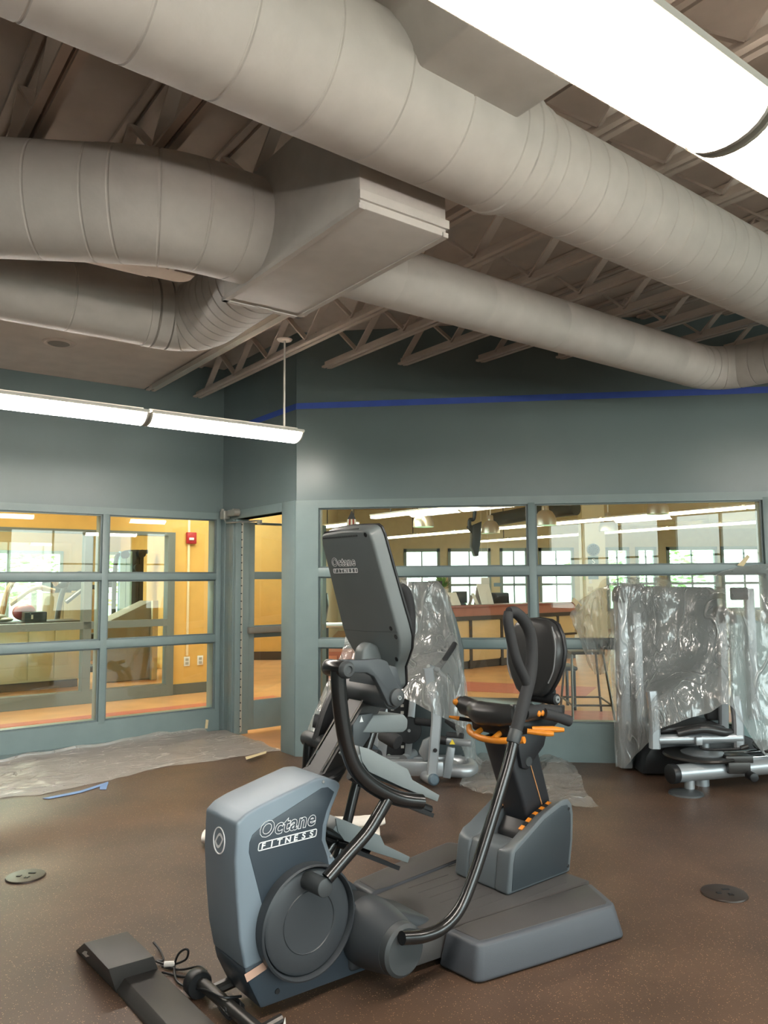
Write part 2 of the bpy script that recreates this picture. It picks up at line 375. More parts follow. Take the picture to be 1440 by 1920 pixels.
for k, x in enumerate((-6.35, -2.95, .45, 3.85)):
    w = thing('window_%d' % (k + 4), WING, (x, -13.05, .8), None, None, kind='structure')
    g = G()
    for z in (.8, 2.0, 2.86): g.span((x, -13.1, z), (x + 3.05, -13.02, z + .04))
    for xx in (x, x + 1.0, x + 2.02, x + 3.01): g.span((xx, -13.1, .8), (xx + .04, -13.02, 2.9))
    part('window_frame', g, FRAMEP, w)

# glazed storefront on the left: two columns by three rows of panes
w = thing('window_1', WING, (-2.44, 0, 0), None, None, kind='structure')
g = G(); F0, F1 = -.012, .20
g.span((-2.44, F0, 0), (0, F1, .225)); g.span((-2.44, F0, 2.178), (0, F1, 2.247))
for a, c in ((.905, .98), (1.548, 1.614)): g.span((-2.44, F0, a), (-.002, F1, c), .004)
for a, c in ((-2.44, -2.36), (-1.245, -1.184), (-.07, 0)): g.span((a, F0 - .001, .2), (c, F1, 2.19), .004)
part('window_frame', g, FRAMEP, w)
g = G()
for a, c in ((-2.36, -1.245), (-1.184, -.07)):
    for z0, z1 in ((.225, .905), (.98, 1.548), (1.614, 2.178)):
        for q in ((a, z0, a + .016, z1), (c - .016, z0, c, z1), (a, z0, c, z0 + .014), (a, z1 - .014, c, z1)):
            g.span((q[0], .012, q[1]), (q[2], .03, q[3])); 
part('glazing_bead', g, mat('bead_paint', (104, 118, 120), .4), w)
for a, c in ((-2.36, -1.245), (-1.184, -.07)):
    for z0, z1 in ((.225, .905), (.98, 1.548), (1.614, 2.178)):
        part('pane', G().span((a, .038, z0), (c, .044, z1)), GLASS, w)

# doorway wall: frame, leaf standing open into the lobby
d = thing('door_1', WING, (0, -.8, 0), None, None, kind='structure')
g = G(); g.span((-.012, -1.534, 0), (.14, -1.29, 2.25), .004); g.span((-.012, -1.3, 2.165), (.14, 0, 2.25), .004)
g.span((-.012, -.345, 0), (.14, -.002, 2.165), .004); g.span((-.02, -.30, 0), (-.01, -.2, 2.165), .003); g.span((-.02, -.10, 0), (-.01, -.012, 2.165), .003)
part('door_frame', g, FRAMEP, d)
LS = -.335
def lt(px, py): q = PS(px, py, LS); return q.x, q.z
x1 = lt(477, 1150)[0]; leafw = 1.0
rows = [(lt(500, 1072)[1], lt(490, 984)[1]), (lt(500, 1172)[1], lt(500, 1086)[1]), (lt(490, 1312)[1], lt(490, 1195)[1])]
g = G(); x0 = .085
g.span((x0, LS, .03), (x1, LS + .045, 2.14), .003); g.span((x0 + leafw - .12, LS, .03), (x0 + leafw, LS + .045, 2.14), .003)
zs = [.03] + [v for q in reversed(rows) for v in q] + [2.14]
for i in range(0, len(zs), 2): g.span((x1, LS, zs[i]), (x0 + leafw - .12, LS + .045, zs[i + 1]), .003)
leaf = part('door_leaf', g, FRAMEP, d)
for a, c in rows: part('pane', G().span((x1, LS + .02, a), (x0 + leafw - .12, LS + .026, c)), GLASS, leaf)
zb = lt(500, 1180)[1]
g = G().box((x0 + .48, LS - .045, zb), (.90, .055, .066), .012); g.box((x0 + .1, LS - .01, zb), (.08, .04, .05)).box((x0 + .85, LS - .01, zb), (.08, .04, .05))
part('push_bar', g, mat('brushed_steel', (150, 146, 138), .45, metal=.5), leaf, 'brushed steel push bar across the leaf')
g = G().box((.05, LS + .0, 1.085), (.006, .05, 2.13)).cyl((.062, LS - .004, .03), (.062, LS - .004, 2.14), .011, seg=10)
part('hinge', g, mat('hinge_steel', (196, 194, 184), .4, metal=.4), d, 'pale continuous hinge running the height of the door')
g = G()
for k in range(27): g.cyl((.048, LS - .031, .08 + k * .078), (.045, LS - .022, .08 + k * .078), .006, seg=8)
part('hinge_screw', g, BLACK, d, kind='stuff')
g = G().box((-.05, -.16, 2.215), (.07, .10, .085), .008).box((-.05, -.34, 2.225), (.06, .16, .065), .012).cyl((-.085, -.42, 2.225), (-.02, -.42, 2.225), .036, seg=20)
g.box((-.05, -.1, 2.255), (.03, .025, .06), .004)
cl = part('door_closer', g, mat('closer_aluminium', (176, 174, 166), .4, metal=.5), d, 'grey aluminium door closer at the top corner')
g = G().tube([(-.07, -.19, 2.175), (-.07, -.24, 2.13), (.0, -.55, 2.125), (.06, -.72, 2.125)], .008, 8, 0); g.box((.06, -.72, 2.11), (.03, .05, .04))
part('closer_arm', g, SILVER, cl)

# glazed storefront on the right
w = thing('window_2', RIGHT, (2, 0, 0), None, None, kind='structure')
g = G(); F0, F1 = -.012, .17
g.span((0, F0, 0), (4.06, F1, .318)); g.span((0, F0, 2.176), (4.06, F1, 2.247)); g.span((0, F0 - .0015, 0), (.205, F1, 2.247)); g.span((3.985, F0 - .001, .3), (4.06, F1, 2.2), .004)
g.span((2.05, F0 - .001, .3), (2.113, F1, 2.19), .004)
for a, c in ((.942, 1.016), (1.562, 1.641)): g.span((.2, F0, a), (4.0, F1, c), .004)
part('window_frame', g, FRAMEP, w)
g = G(); gp = []
for a, c in ((.205, 2.05), (2.113, 3.985)):
    for z0, z1 in ((.318, .942), (1.016, 1.562), (1.641, 2.176)):
        gp.append((a, c, z0, z1))
        for q in ((a, z0, a + .016, z1), (c - .016, z0, c, z1), (a, z0, c, z0 + .012), (a, z1 - .012, c, z1)):
            g.span((q[0], .012, q[1]), (q[2], .03, q[3]))
part('glazing_bead', g, MATS['bead_paint'], w)
for a, c, z0, z1 in gp: part('pane', G().span((a, .042, z0), (c, .048, z1)), GLASS, w)

# ------------------------------------------------------------------ open-web joists under the deck
JL = [('ceiling joist nearest the door corner, crossing the right end of the far strip light', -.31)]
jw = ['painted open-web ceiling joist crossing above the large duct']
kk = 0
for k in range(-10, 11):
    t0 = .19 + .5 * k
    send = -3.04 if t0 < -.86 else (-.01 if t0 < 0 else -1.55 - .96 * t0)
    s0 = -12.9
    if send - s0 < 2: continue
    g = G(); zb, zt = 3.465, 3.775
    for off in (-.028, .028):
        g.span((t0 + off - .018, s0, zb - .016), (t0 + off + .018, send, zb + .0)); g.span((t0 + off - .018, s0, zt), (t0 + off + .018, send, zt + .02))
        g.span((t0 + off * .35 - .004, s0, zb), (t0 + off * .35 + .004, send, zb + .045))
    s = s0 + .1; up = True
    while s + .33 < send:
        a, c = (zb + .02, zt) if up else (zt, zb + .02)
        g.bar((t0, s, a), (t0, s + .33, c), .06, .012); s += .33; up = not up
    solo('ceiling_joist', g, CEILP, WING, (t0, send, 3.6), 'painted open-web joist running under the ceiling deck', 'joist', 'ceiling joists')

# ------------------------------------------------------------------ ducts
def duct(g, pts, r, step=.13, groove=.004, sm=0, seg=48):
    """round duct along a polyline, seams as fine grooves"""
    P_ = [Vector(p) for p in pts]; P_ = smooth_path(P_, sm) if sm else P_
    acc = [0]
    for i in range(1, len(P_)): acc.append(acc[-1] + (P_[i] - P_[i - 1]).length)
    def pos(d):
        for i in range(1, len(P_)):
            if d <= acc[i] or i == len(P_) - 1:
                f = (d - acc[i - 1]) / (acc[i] - acc[i - 1]); return P_[i - 1].lerp(P_[i], f)
    Lg = acc[-1]; ds = [(0, 0)]
    d = step * .5
    while d < Lg - .02:
        ds += [(d - .006, 0), (d - .002, -1), (d + .002, -1), (d + .006, 0)]; d += step
    for i in range(1, len(P_) - 1): ds.append((acc[i], 0))
    ds.append((Lg, 0)); ds = sorted(set(ds)); b = bmesh.new(); rings = []; prev = None
    for d, k in ds:
        e_ = .03
        tg = (pos(min(Lg, d + e_)) - pos(max(0, d - e_))).normalized()
        u = tg.orthogonal().normalized() if prev is None else (prev - tg * prev.dot(tg)).normalized(); prev = u; w_ = tg.cross(u)
        R = (r(d / Lg) if callable(r) else r) + k * groove; c = pos(d)
        rings.append([b.verts.new(c + (u * math.cos(2 * math.pi * j / seg) + w_ * math.sin(2 * math.pi * j / seg)) * R) for j in range(seg)])
    for i in range(len(rings) - 1):
        for j in range(seg): b.faces.new((rings[i][j], rings[i][(j + 1) % seg], rings[i + 1][(j + 1) % seg], rings[i + 1][j]))
    b.faces.new(rings[0][::-1]); b.faces.new(rings[-1]); bmesh.ops.recalc_face_normals(b, faces=b.faces); g._merge(b)

main = thing('ventilation_duct', WING, (-1.5, -5.5, 3.18), 'large round main duct with fine seams running diagonally across the whole ceiling', 'duct', 'ceiling ducts')
g = G(); duct(g, [(-6.5, -5.62, 3.19), (-1.42, -5.51, 3.185)], .231, .27); part('duct_run', g, DUCTP, main, 'wide run with far-apart seams')
g = G(); g.lathe([(.231, 0), (.236, .005), (.236, .03), (.212, .10), (.216, .105), (.216, .125), (.21, .13)], (-1.43, -5.51, 3.185), (1, .02, 0)); part('reducer', g, DUCTP, main)
g = G(); duct(g, [(-1.31, -5.507, 3.182), (3.7, -5.40, 3.165)], .209, .125); part('duct_run', g, DUCTP, main, 'narrower run with close seams')
g = G().prism([(-2.02, 3.15), (-1.56, 3.15), (-1.50, 3.30), (-1.50, 3.44), (-2.10, 3.44), (-2.10, 3.30)], -6.02, -5.45, .012); part('branch_collar', g, DUCTP, main)

pl = thing('duct_plenum', WING, (-1.7, -4.7, 3.1), 'long rectangular duct box hanging under the large round duct', 'duct', 'ceiling ducts')
g = G().prism([(-1.925, 2.90), (-1.50, 2.90), (-1.50, 3.42), (-1.925, 3.42)], -5.285, -4.12, .006); part('duct_box', g, DUCTP, pl)
g = G()
g.span((-1.932, -5.29, 2.895), (-1.905, -4.11, 2.915)); g.span((-1.52, -5.29, 2.895), (-1.493, -4.11, 2.915)); g.span((-1.932, -4.135, 2.895), (-1.493, -4.108, 2.915)); g.span((-1.932, -5.297, 2.93), (-1.493, -5.28, 2.965))
part('flange', g, DUCTP, pl)

bd = thing('ventilation_duct', WING, (-2.5, -4.3, 3.15), 'thick round duct entering the rectangular duct box from the left', 'duct', 'ceiling ducts')
g = G(); duct(g, [(-4.6, -3.1, 3.15), (-2.95, -4.02, 3.15), (-2.55, -4.25, 3.15)], .243, .22); part('duct_run', g, DUCTP, bd)
g = G(); duct(g, [(-2.56, -4.245, 3.15), (-2.40, -4.33, 3.15), (-2.2, -4.385, 3.15), (-1.9, -4.39, 3.15)], .245, .16, sm=5); part('elbow', g, DUCTP, bd)

cd = thing('ventilation_duct', WING, (-2.3, -3.3, 3.06), 'round duct low on the left turning by a ribbed elbow up to the duct box', 'duct', 'ceiling ducts')
g = G(); duct(g, [(-5.6, -3.30, 3.06), (-2.0, -3.30, 3.06)], .19, .42); part('duct_run', g, DUCTP, cd)
g = G(); duct(g, [(-2.03, -3.30, 3.06), (-1.83, -3.33, 3.06), (-1.735, -3.47, 3.062), (-1.715, -3.7, 3.08), (-1.715, -4.14, 3.09)], .196, .085, .009, sm=5); part('elbow', g, DUCTP, cd, 'ribbed elbow')
dd = thing('ventilation_duct', WING, (0, -4.51, 3.07), 'round duct below the main duct running back towards the right wall', 'duct', 'ceiling ducts')
g = G(); duct(g, [(-1.51, -4.51, 3.065), (1.55, -4.50, 3.065)], .155, .62, .002); part('duct_run', g, DUCTP, dd)
g = G(); duct(g, [(1.54, -4.50, 3.065), (1.72, -4.52, 3.065), (1.85, -4.62, 3.065), (1.90, -4.82, 3.065), (1.9, -5.7, 3.065)], .157, .12, .004, sm=5); part('elbow', g, DUCTP, dd)

# hangers and bits of pipe under the joists
g = G().span((-.90, -3.3, 3.40), (-.845, -.3, 3.445)); solo('strut_channel', g, mat('strut_paint', (186, 180, 170), .4, metal=.3), WING, (-.9, -1, 3.42), 'straight painted strut channel from the duct box towards the far left wall', 'strut')
sp = thing('ceiling_speaker', WING, (-1.957, -1.09, 3.462), 'round recessed speaker in the flat ceiling above the left windows', 'speaker')
g = G().lathe([(.0, -.012), (.085, -.010), (.092, -.004), (.11, -.012), (.125, -.006), (.128, .0)], (-1.957, -1.09, 3.462), (0, 0, 1)); part('rim', g, CEILP, sp)
g = G().lathe([(.0, -.020), (.07, -.017), (.083, -.011)], (-1.957, -1.09, 3.462), (0, 0, 1)); part('grille', g, mat('speaker_grille', (150, 140, 130), .6), sp)

# ------------------------------------------------------------------ suspended strip lights
LENS = mat('lit_lens', (255, 250, 238), .3, emit=(255, 247, 237), estr=13.)
UPL = mat('lit_slot', (255, 246, 230), .3, emit=(255, 243, 230), estr=11.)
HOUS = mat('fixture_white', (226, 224, 218), .4)
CLEAR = clear_acrylic('louvre_acrylic', (250, 240, 226))
def strip(t0, t1, s0, z0, label, rods=(), end=True, n=1, fins=True):
    th_ = thing('strip_light', WING, ((t0 + t1) / 2, s0, z0), label, 'light', 'suspended strip lights')
    g = G().prism([(s0 - .05, z0 + .012), (s0 + .05, z0 + .012), (s0 + .04, z0 + .05), (s0 - .04, z0 + .05)], t0 + .01, t1 - .01, .004, 'x')
    g.span((t0 + .005, s0 - .135, z0 + .0), (t1 - .005, s0 - .115, z0 + .02)); g.span((t0 + .005, s0 + .115, z0), (t1 - .005, s0 + .135, z0 + .02))
    k = t0 + .04
    while k < t1 - .03:
        g.span((k, s0 - .118, z0 + .012), (k + .05, s0 - .05, z0 + .016)); g.span((k, s0 + .05, z0 + .012), (k + .05, s0 + .118, z0 + .016)); k += .06
    part('housing', g, HOUS, th_)
    prof = [(s0 + .112 * math.cos(a), z0 + .008 - .075 * math.sin(a)) for a in [math.pi * q / 12 for q in range(13)]]
    part('lens', G().prism(prof, t0 + .032, t1 - .032, 0, 'x'), LENS, th_, 'glowing white lens')
    for sg in (-1, 1): part('uplight_slot', G().span((t0 + .04, s0 + sg * .056, z0 + .010), (t1 - .04, s0 + sg * .112, z0 + .0115)), UPL, th_)
    if fins:
        for sg in (-1, 1):
            g = G(); k = t0 + .02; g.span((t0 + .014, s0 + sg * .130, z0 - .001), (t1 - .014, s0 + sg * .134, z0 + .005))
            while k < t1 - .02:
                g.prism([(s0 + sg * .108, z0 + .004), (s0 + sg * .130, z0 + .004), (s0 + sg * .128, z0 - .006), (s0 + sg * .106, z0 - .028)], k, k + .004, 0, 'x'); k += .024
            part('louvre', g, CLEAR, th_)
    for tt in (t0, t1 - .012):
        prof2 = [(s0 + .118 * math.cos(a), z0 + .010 - .080 * math.sin(a)) for a in [math.pi * q / 12 for q in range(13)]]
        part('end_cap', G().prism(prof2, tt, tt + .012, 0, 'x'), mat('end_cap_plastic', (190, 186, 178), .4), th_)
    for tr in rods:
        top = 3.45
        rd = part('hanger_rod', G().cyl((tr, s0, z0 + .04), (tr, s0, top), .008, seg=10), WHITE, th_)
        part('canopy', G().lathe([(.0, -.012), (.055, -.010), (.062, .0), (.02, .012)], (tr, s0, top), (0, 0, 1)), CEILP, rd)
    return th_
strip(-1.64, -.42, -2.25, 2.69, 'far strip light section whose end stops by the door corner', (-.53,))
strip(-2.88, -1.66, -2.25, 2.69, 'far strip light section running out of the left edge of the photo', (-2.86,))
strip(-4.12, -2.90, -2.25, 2.69, 'unseen far-row strip light section added beyond the left edge', (-3.5,), fins=False)  # out of view, added for more light on the left
strip(-4.12, -2.90, -6.55, 2.69, 'unseen near-row strip light section added above and behind the camera', (-3.5,), fins=False)  # out of view, added to lighten the floor at left
strip(-1.64, -.42, -6.55, 2.69, 'overhead strip light section at the right edge, further from us of the near pair', (-1.2,))
strip(-2.88, -1.66, -6.55, 2.69, 'large glaring strip light section at the top right, with ribbed louvre edges', (-2.2,))
for a in (-2.88, 1.6): strip(a, a + 1.22, -10.8, 2.69, 'strip light in the row behind the camera', (a + .6,), fins=False)
strip(1.2, 2.42, -6.55, 2.69, 'strip light of the near row further along to the right', (1.8,), fins=False)

# blue tape line round the walls
g = G().span((0, -.004, 3.085), (6.2, -.0005, 3.14)); solo('blue_tape_line', g, BLUE, RIGHT, (3, 0, 3.11), 'long blue masking tape line high on the right wall', 'tape')
g = G().span((-.004, -1.53, 3.085), (-.0005, -.6, 3.14)); solo('blue_tape_line', g, BLUE, WING, (0, -1.2, 3.11), 'short blue tape line high above the doorway', 'tape')
# ------------------------------------------------------------------ the recumbent elliptical machine (x to the rear, y across, z up)
SHELL = mat('shell_grey', (122, 136, 147), .42, metal=.12, bump=.02, bscale=300, var=.02)
NAVY = mat('side_panel_grey', (58, 68, 77), .38, bump=.02, bscale=300, var=.03)
DISC = mat('disc_grey', (58, 62, 66), .42, bump=.03, bscale=300, var=.04)
DECK = mat('deck_tread', (74, 72, 71), .55, bump=.08, bscale=260, var=.06)
DECKS = mat('deck_side', (78, 82, 88), .45, bump=.06, bscale=300, var=.04)
TUBE = mat('gunmetal_tube', (74, 74, 74), .22, metal=.85, var=.03)
FOAM = mat('foam_grip', (44, 45, 47), .75, bump=.15, bscale=500, var=.06)
VINYL = mat('black_vinyl', (48, 48, 48), .3, bump=.06, bscale=260, var=.05)
ORANGE = mat('orange_plastic', (226, 140, 42), .4, var=.05)
PEDAL = mat('pedal_grey', (120, 128, 130), .45, bump=.03, bscale=200, var=.04)
DEC = mat('white_lettering', (236, 238, 240), .4)
CONS = mat('console_grey', (98, 105, 106), .40, bump=.03, bscale=400, var=.03)
TOWER = mat('tower_grey', (96, 103, 107), .4, bump=.02, bscale=300, var=.02)
TPAN = mat('tower_panel_grey', (54, 61, 66), .42, bump=.02, bscale=300, var=.03)
SEATB = mat('seat_post_black', (36, 38, 42), .45, var=.05)
E_ = thing('elliptical_trainer', MACH, (.6, 0, 0), 'grey and black recumbent elliptical trainer standing in the middle of the floor', 'exercise machine')

# front housing: dark base cover, pale shell, dark side panels
def arc(cx, cz, r, a0, a1, n): return [(cx + r * math.cos(math.radians(a0 + (a1 - a0) * i / n)), cz + r * math.sin(math.radians(a0 + (a1 - a0) * i / n))) for i in range(n + 1)]
g = G().prism([(-.096, .20), (-.085, .16), (-.03, .048), (.60, .03), (.62, .10), (.52, .20), (.40, .27), (.30, .40), (.05, .30)], -.117, .117, .012)
base = part('base_cover', g, NAVY, E_)
sh = [(-.094, .197), (-.116, .299), (-.129, .432), (-.137, .564), (-.132, .69), (-.10, .715), (-.049, .733), (.10, .768), (.20, .790), (.245, .787), (.30, .762), (.312, .745), (.296, .715), (.269, .667), (.249, .61), (.243, .56), (.26, .515), (.30, .46), (.27, .37), (.15, .24), (.03, .215)]
shell = part('shell', G().prism(sh, -.12, .12, .03, seg=4, ang=18), SHELL, E_)
pan = [(-.082, .618), (-.071, .642), (-.04, .660), (.221, .752), (.25, .750), (.278, .728), (.243, .665), (.225, .615), (.221, .564), (.246, .50), (.26, .44), (.16, .31), (-.01, .35), (-.027, .386), (-.05, .468), (-.084, .585)]
for sg in (-1, 1): pnl = part('side_panel', G().prism(pan, sg * .112, sg * .1225, .002), NAVY, E_) ; pnl_near = pnl if sg < 0 else pnl_near if 'pnl_near' in globals() else pnl
pnl_near = [c for c in E_.children if c.name.startswith('side_panel')][0]
g = G().flat([(-.098, -.1215, .186), (-.087, -.1215, .158), (-.01, -.1215, .178), (-.02, -.1215, .205)], -.0015)  # reflection of the brown floor, painted on as a peach strip
part('painted_reflection', g, mat('reflection_peach', (206, 168, 148), .4), E_, 'pale peach painted reflection of the floor across the base of the side')
g = G()
for x, z in ((.228, .773), (.262, .497), (.44, .255)): part('screw', G().lathe([(.0, .004), (.005, .003), (.006, 0)], (x, -.121, z), (0, -1, 0), 12), mat('screw_steel', (200, 200, 200), .3, metal=.8), shell)
part('plug', G().lathe([(.0, .003), (.009, .003), (.010, 0)], (.035, -.1175, .088), (0, -1, 0), 14), BLACK, base)
# lettering on the side and badge on the nose
RX = Matrix.Rotation(math.pi / 2, 4, 'X')
def letter(parent, M, w, label):
    g = G(); me, wd = text_mesh('Octane', 1.0, outline=.015, shear=.22, space=1.10, sx=1.0, bold=.028); k = w / wd
    g.mesh(me, M @ Matrix.Diagonal((k, k * 1.0, k, 1)))
    hh = .30 * w; bx = [(-.012 * w, -.105 * w), (1.0 * w, -.105 * w), (1.02 * w, -.205 * w), (.008 * w, -.205 * w)]
    bx = [(-.01 * w, -.075 * w), (1.02 * w, -.075 * w), (1.0 * w, -.185 * w), (-.03 * w, -.185 * w)]
    rr = []
    for i, p in enumerate(bx):
        a, c = Vector((*bx[i - 1], 0)), Vector((*bx[(i + 1) % 4], 0)); p = Vector((*p, 0))
        for q in range(4):
            f = q / 3; s0 = p + (a - p).normalized() * .03 * w; s1 = p + (c - p).normalized() * .03 * w
            rr.append(M @ (s0 * (1 - f) ** 2 + p * 2 * f * (1 - f) + s1 * f * f))
    g.ring(rr, .0075 * w, 6)
    for i, ch in enumerate('FITNESS'):
        me, cw = text_mesh(ch, .115 * w, sx=1.3, shear=.15, depth=.0006, bold=.0007)
        g.mesh(me, M @ Matrix.Translation((w * (.045 + i * .142) - cw / 2 + .02 * w, -.168 * w, 0)))
    part('lettering', g, DEC, parent, label)
M = Matrix.Translation((-.043, -.1235, .627)) @ Matrix.Rotation(math.radians(0), 4, 'Y') @ RX
letter(pnl_near, M, .236, 'white outlined lettering')
def badge(parent, M, r, m, wire, label, fill=True):
    g = G(); g.ring([M @ Vector((r * math.cos(a), r * math.sin(a), 0)) for a in [2 * math.pi * i / 40 for i in range(40)]], wire, 6)
    L1 = [Vector((r * .78 * (-1 + 2 * t_), r * (.95 * math.sin(math.pi * t_) * .62 + .55 * (t_ - .5)), 0)) for t_ in [i / 14 for i in range(15)]]
    L2 = [Vector((r * .78 * (-1 + 2 * t_), r * (-.95 * math.sin(math.pi * t_) * .62 + .55 * (t_ - .5)), 0)) for t_ in [i / 14 for i in range(15)]]
    if fill:
        i1 = [v * .62 for v in L1]; i2 = [v * .62 for v in L2]
        for A, B in ((L1, i1), (L2, i2)):
            b = bmesh.new(); va = [b.verts.new(M @ (p + Vector((0, 0, .0006)))) for p in A]; vb = [b.verts.new(M @ (p + Vector((0, 0, .0006)))) for p in B]
            for i in range(14): b.faces.new((va[i], va[i + 1], vb[i + 1], vb[i]))
            g._merge(b)
    else:
        g.tube([M @ p for p in L1], wire, 6, 0); g.tube([M @ p for p in L2], wire, 6, 0)
    part('badge', g, m, parent, label)
NX = Matrix(((0, 0, -1, 0), (-1, 0, 0, 0), (0, 1, 0, 0), (0, 0, 0, 1)))      # text plane facing the front
badge(shell, Matrix.Translation((-.1365, .0, .607)) @ Matrix.Rotation(math.radians(4), 4, 'Y') @ NX @ Matrix.Diagonal((.95, 1, 1, 1)), .044, DEC, .0026, 'round white badge on the nose')

# big crank disc on each side
CX, CZ = .14, .307
for sg in (-1, 1):
    rim = part('disc_rim', G().lathe([(.150, .10), (.193, .10), (.198, .150), (.197, .168), (.190, .172), (.184, .160), (.182, .12)], (CX, 0, CZ), (0, sg, 0), 72), DISC, E_)
    g = G().lathe([(.0, .160), (.104, .160), (.1065, .163), (.109, .160), (.168, .160), (.178, .154), (.180, .13)], (CX, 0, CZ), (0, sg, 0), 72)
    part('crank_disc', g, DISC, E_)
cr1 = part('crank_pin', G().cyl((.134, -.155, .452), (.134, -.272, .457), .032, bev=.004), DKGREY, E_)
part('crank_arm', G().tube([(.150, -.258, .482), (.225, -.262, .537), (.318, -.270, .606), (.372, -.275, .665), (.408, -.280, .712)], .0235, 18), TUBE, E_)

# near swing lever with its foot pedal
piv = part('lever_pivot', G().cyl((.198, -.31, 1.205), (.198, -.20, 1.205), .031, bev=.006), TUBE, E_)
part('pivot_cap', G().lathe([(.0, .012), (.013, .012), (.015, .018), (.024, .017), (.031, .008), (.032, -.004)], (.198, -.31, 1.205), (0, -1, 0), 28), DKGREY, piv)
part('pivot_cap', G().lathe([(.0, .018), (.02, .016), (.030, .004), (.031, -.01)], (.198, -.2, 1.205), (0, 1, 0), 28), DKGREY, piv)
g = G().tube([(.190, -.27, 1.20), (.196, -.27, 1.10), (.214, -.27, .99), (.236, -.27, .905), (.270, -.27, .838), (.325, -.272, .782), (.40, -.274, .733), (.48, -.276, .697), (.575, -.28, .672)], .0285, 20)
part('swing_lever', g, TUBE, E_)
def pedal(dx, dz, ang, v0, v1):
    R = Matrix.Translation((dx, 0, dz)) @ Matrix.Rotation(math.radians(ang), 4, 'Y')
    side = [(-.235, .055), (-.19, .062), (.03, .058), (.07, .030), (.235, .022), (.235, -.004), (.03, -.012), (-.15, -.012), (-.20, .012)]
    def T(p, v): q = R @ Vector((p[0], v, p[1])); return (q.x, q.z)
    g = G(); g.prism([T(p, 0) for p in side], v0, v0 + .008, .002); g.prism([T(p, 0) for p in side], v1 - .008, v1, .002)
    g.prism([T(p, 0) for p in ((-.18, .0), (.235, .002), (.235, .018), (-.15, .012))], v0 + .004, v1 - .004, .003)
    g.prism([T(p, 0) for p in ((-.225, .012), (-.205, .06), (-.19, .06), (-.17, .0))], v0 + .004, v1 - .004, .003)
    return g
pd = part('foot_pedal', pedal(.487, .755, 27.5, -.245, -.12), PEDAL, E_)
g = G().tube([(.30, -.19, .80), (.44, -.19, .722), (.60, -.19, .645), (.70, -.19, .60)], .018, 10); g.bar((.38, -.18, .742), (.69, -.18, .585), .09, .016)
part('pedal_carrier', g, BLACK, E_)

# rocker, main shaft and column
rk = [(.19, 1.225), (.24, 1.230), (.36, 1.222), (.43, 1.222), (.468, 1.208), (.49, 1.165), (.548, 1.075), (.535, 1.035), (.505, 1.025), (.47, 1.04), (.43, 1.11), (.40, 1.155), (.365, 1.172), (.27, 1.180), (.20, 1.180)]
part('rocker', G().prism(rk, -.215, -.185, .006), mat('rocker_grey', (66, 72, 76), .4, var=.03), E_)
part('main_shaft', G().cyl((.508, -.20, 1.067), (.508, .145, 1.067), .05, bev=.004), DKGREY, E_)
part('shaft_cap', G().lathe([(.0, .020), (.022, .020), (.034, .014), (.036, .0)], (.508, -.213, 1.067), (0, -1, 0), 28), DKGREY, E_)
part('bolt', G().lathe([(.004, .007), (.008, .007), (.010, .0)], (.508, -.232, 1.067), (0, -1, 0), 14, True), SILVER, E_)
g = G().rtube([(.262, 0, .70), (.335, 0, .79), (.45, 0, .932), (.548, 0, 1.053)], .11, .105, 0, (0, 1, 0), .014); part('column', g, mat('column_black', (32, 31, 30), .4), E_)
for v_, pts_ in ((-.0525, [(.248, .790), (.50, 1.122)]), (.0525, [(.262, .800), (.52, 1.13)])): part('column_edge', G().tube([(x, v_, z) for x, z in ((.268, .793), (.386, .940), (.502, 1.084))], .0045, 8, 0), CHROME, E_, 'bright chrome edge line')
part('column_collar', G().lathe([(.098, -.01), (.102, .0), (.095, .008), (.07, .012)], (.30, 0, .775), (-.25, 0, 1), 36), BLACK, E_)
# far rocker, lever and pedal, half a turn behind
part('rocker', G().rtube([(.545, .13, 1.065), (.478, .13, 1.045), (.432, .13, .98), (.385, .13, .862)], .034, .078, 6, (0, 1, 0), .01), BLACK, E_)
p2 = part('lever_pivot', G().cyl((.383, .115, .862), (.383, .235, .862), .031, bev=.005), DKGREY, E_)
part('pivot_cap', G().lathe([(.0, .018), (.02, .016), (.033, .004), (.034, -.02)], (.383, .112, .860), (0, -1, 0), 28), DKGREY, p2)
part('bolt', G().lathe([(.004, .006), (.008, .006), (.010, .0)], (.383, .094, .860), (0, -1, 0), 14, True), SILVER, p2)
part('swing_lever', G().tube([(.383, .20, .86), (.378, .21, .72), (.385, .24, .60), (.43, .27, .48), (.52, .275, .41), (.65, .275, .36), (.74, .275, .32)], .0285, 16), TUBE, E_)
part('foot_pedal', pedal(.64, .385, 27, .12, .245), PEDAL, E_)
part('pedal_carrier', G().bar((.55, .19, .39), (.82, .19, .25), .09, .018), BLACK, E_)
part('crank_pin', G().cyl((.146, .155, .162), (.146, .272, .162), .032, bev=.004), DKGREY, E_)
part('crank_arm', G().tube([(.16, .26, .17), (.30, .265, .22), (.44, .27, .29), (.56, .27, .40)], .0235, 14), TUBE, E_)

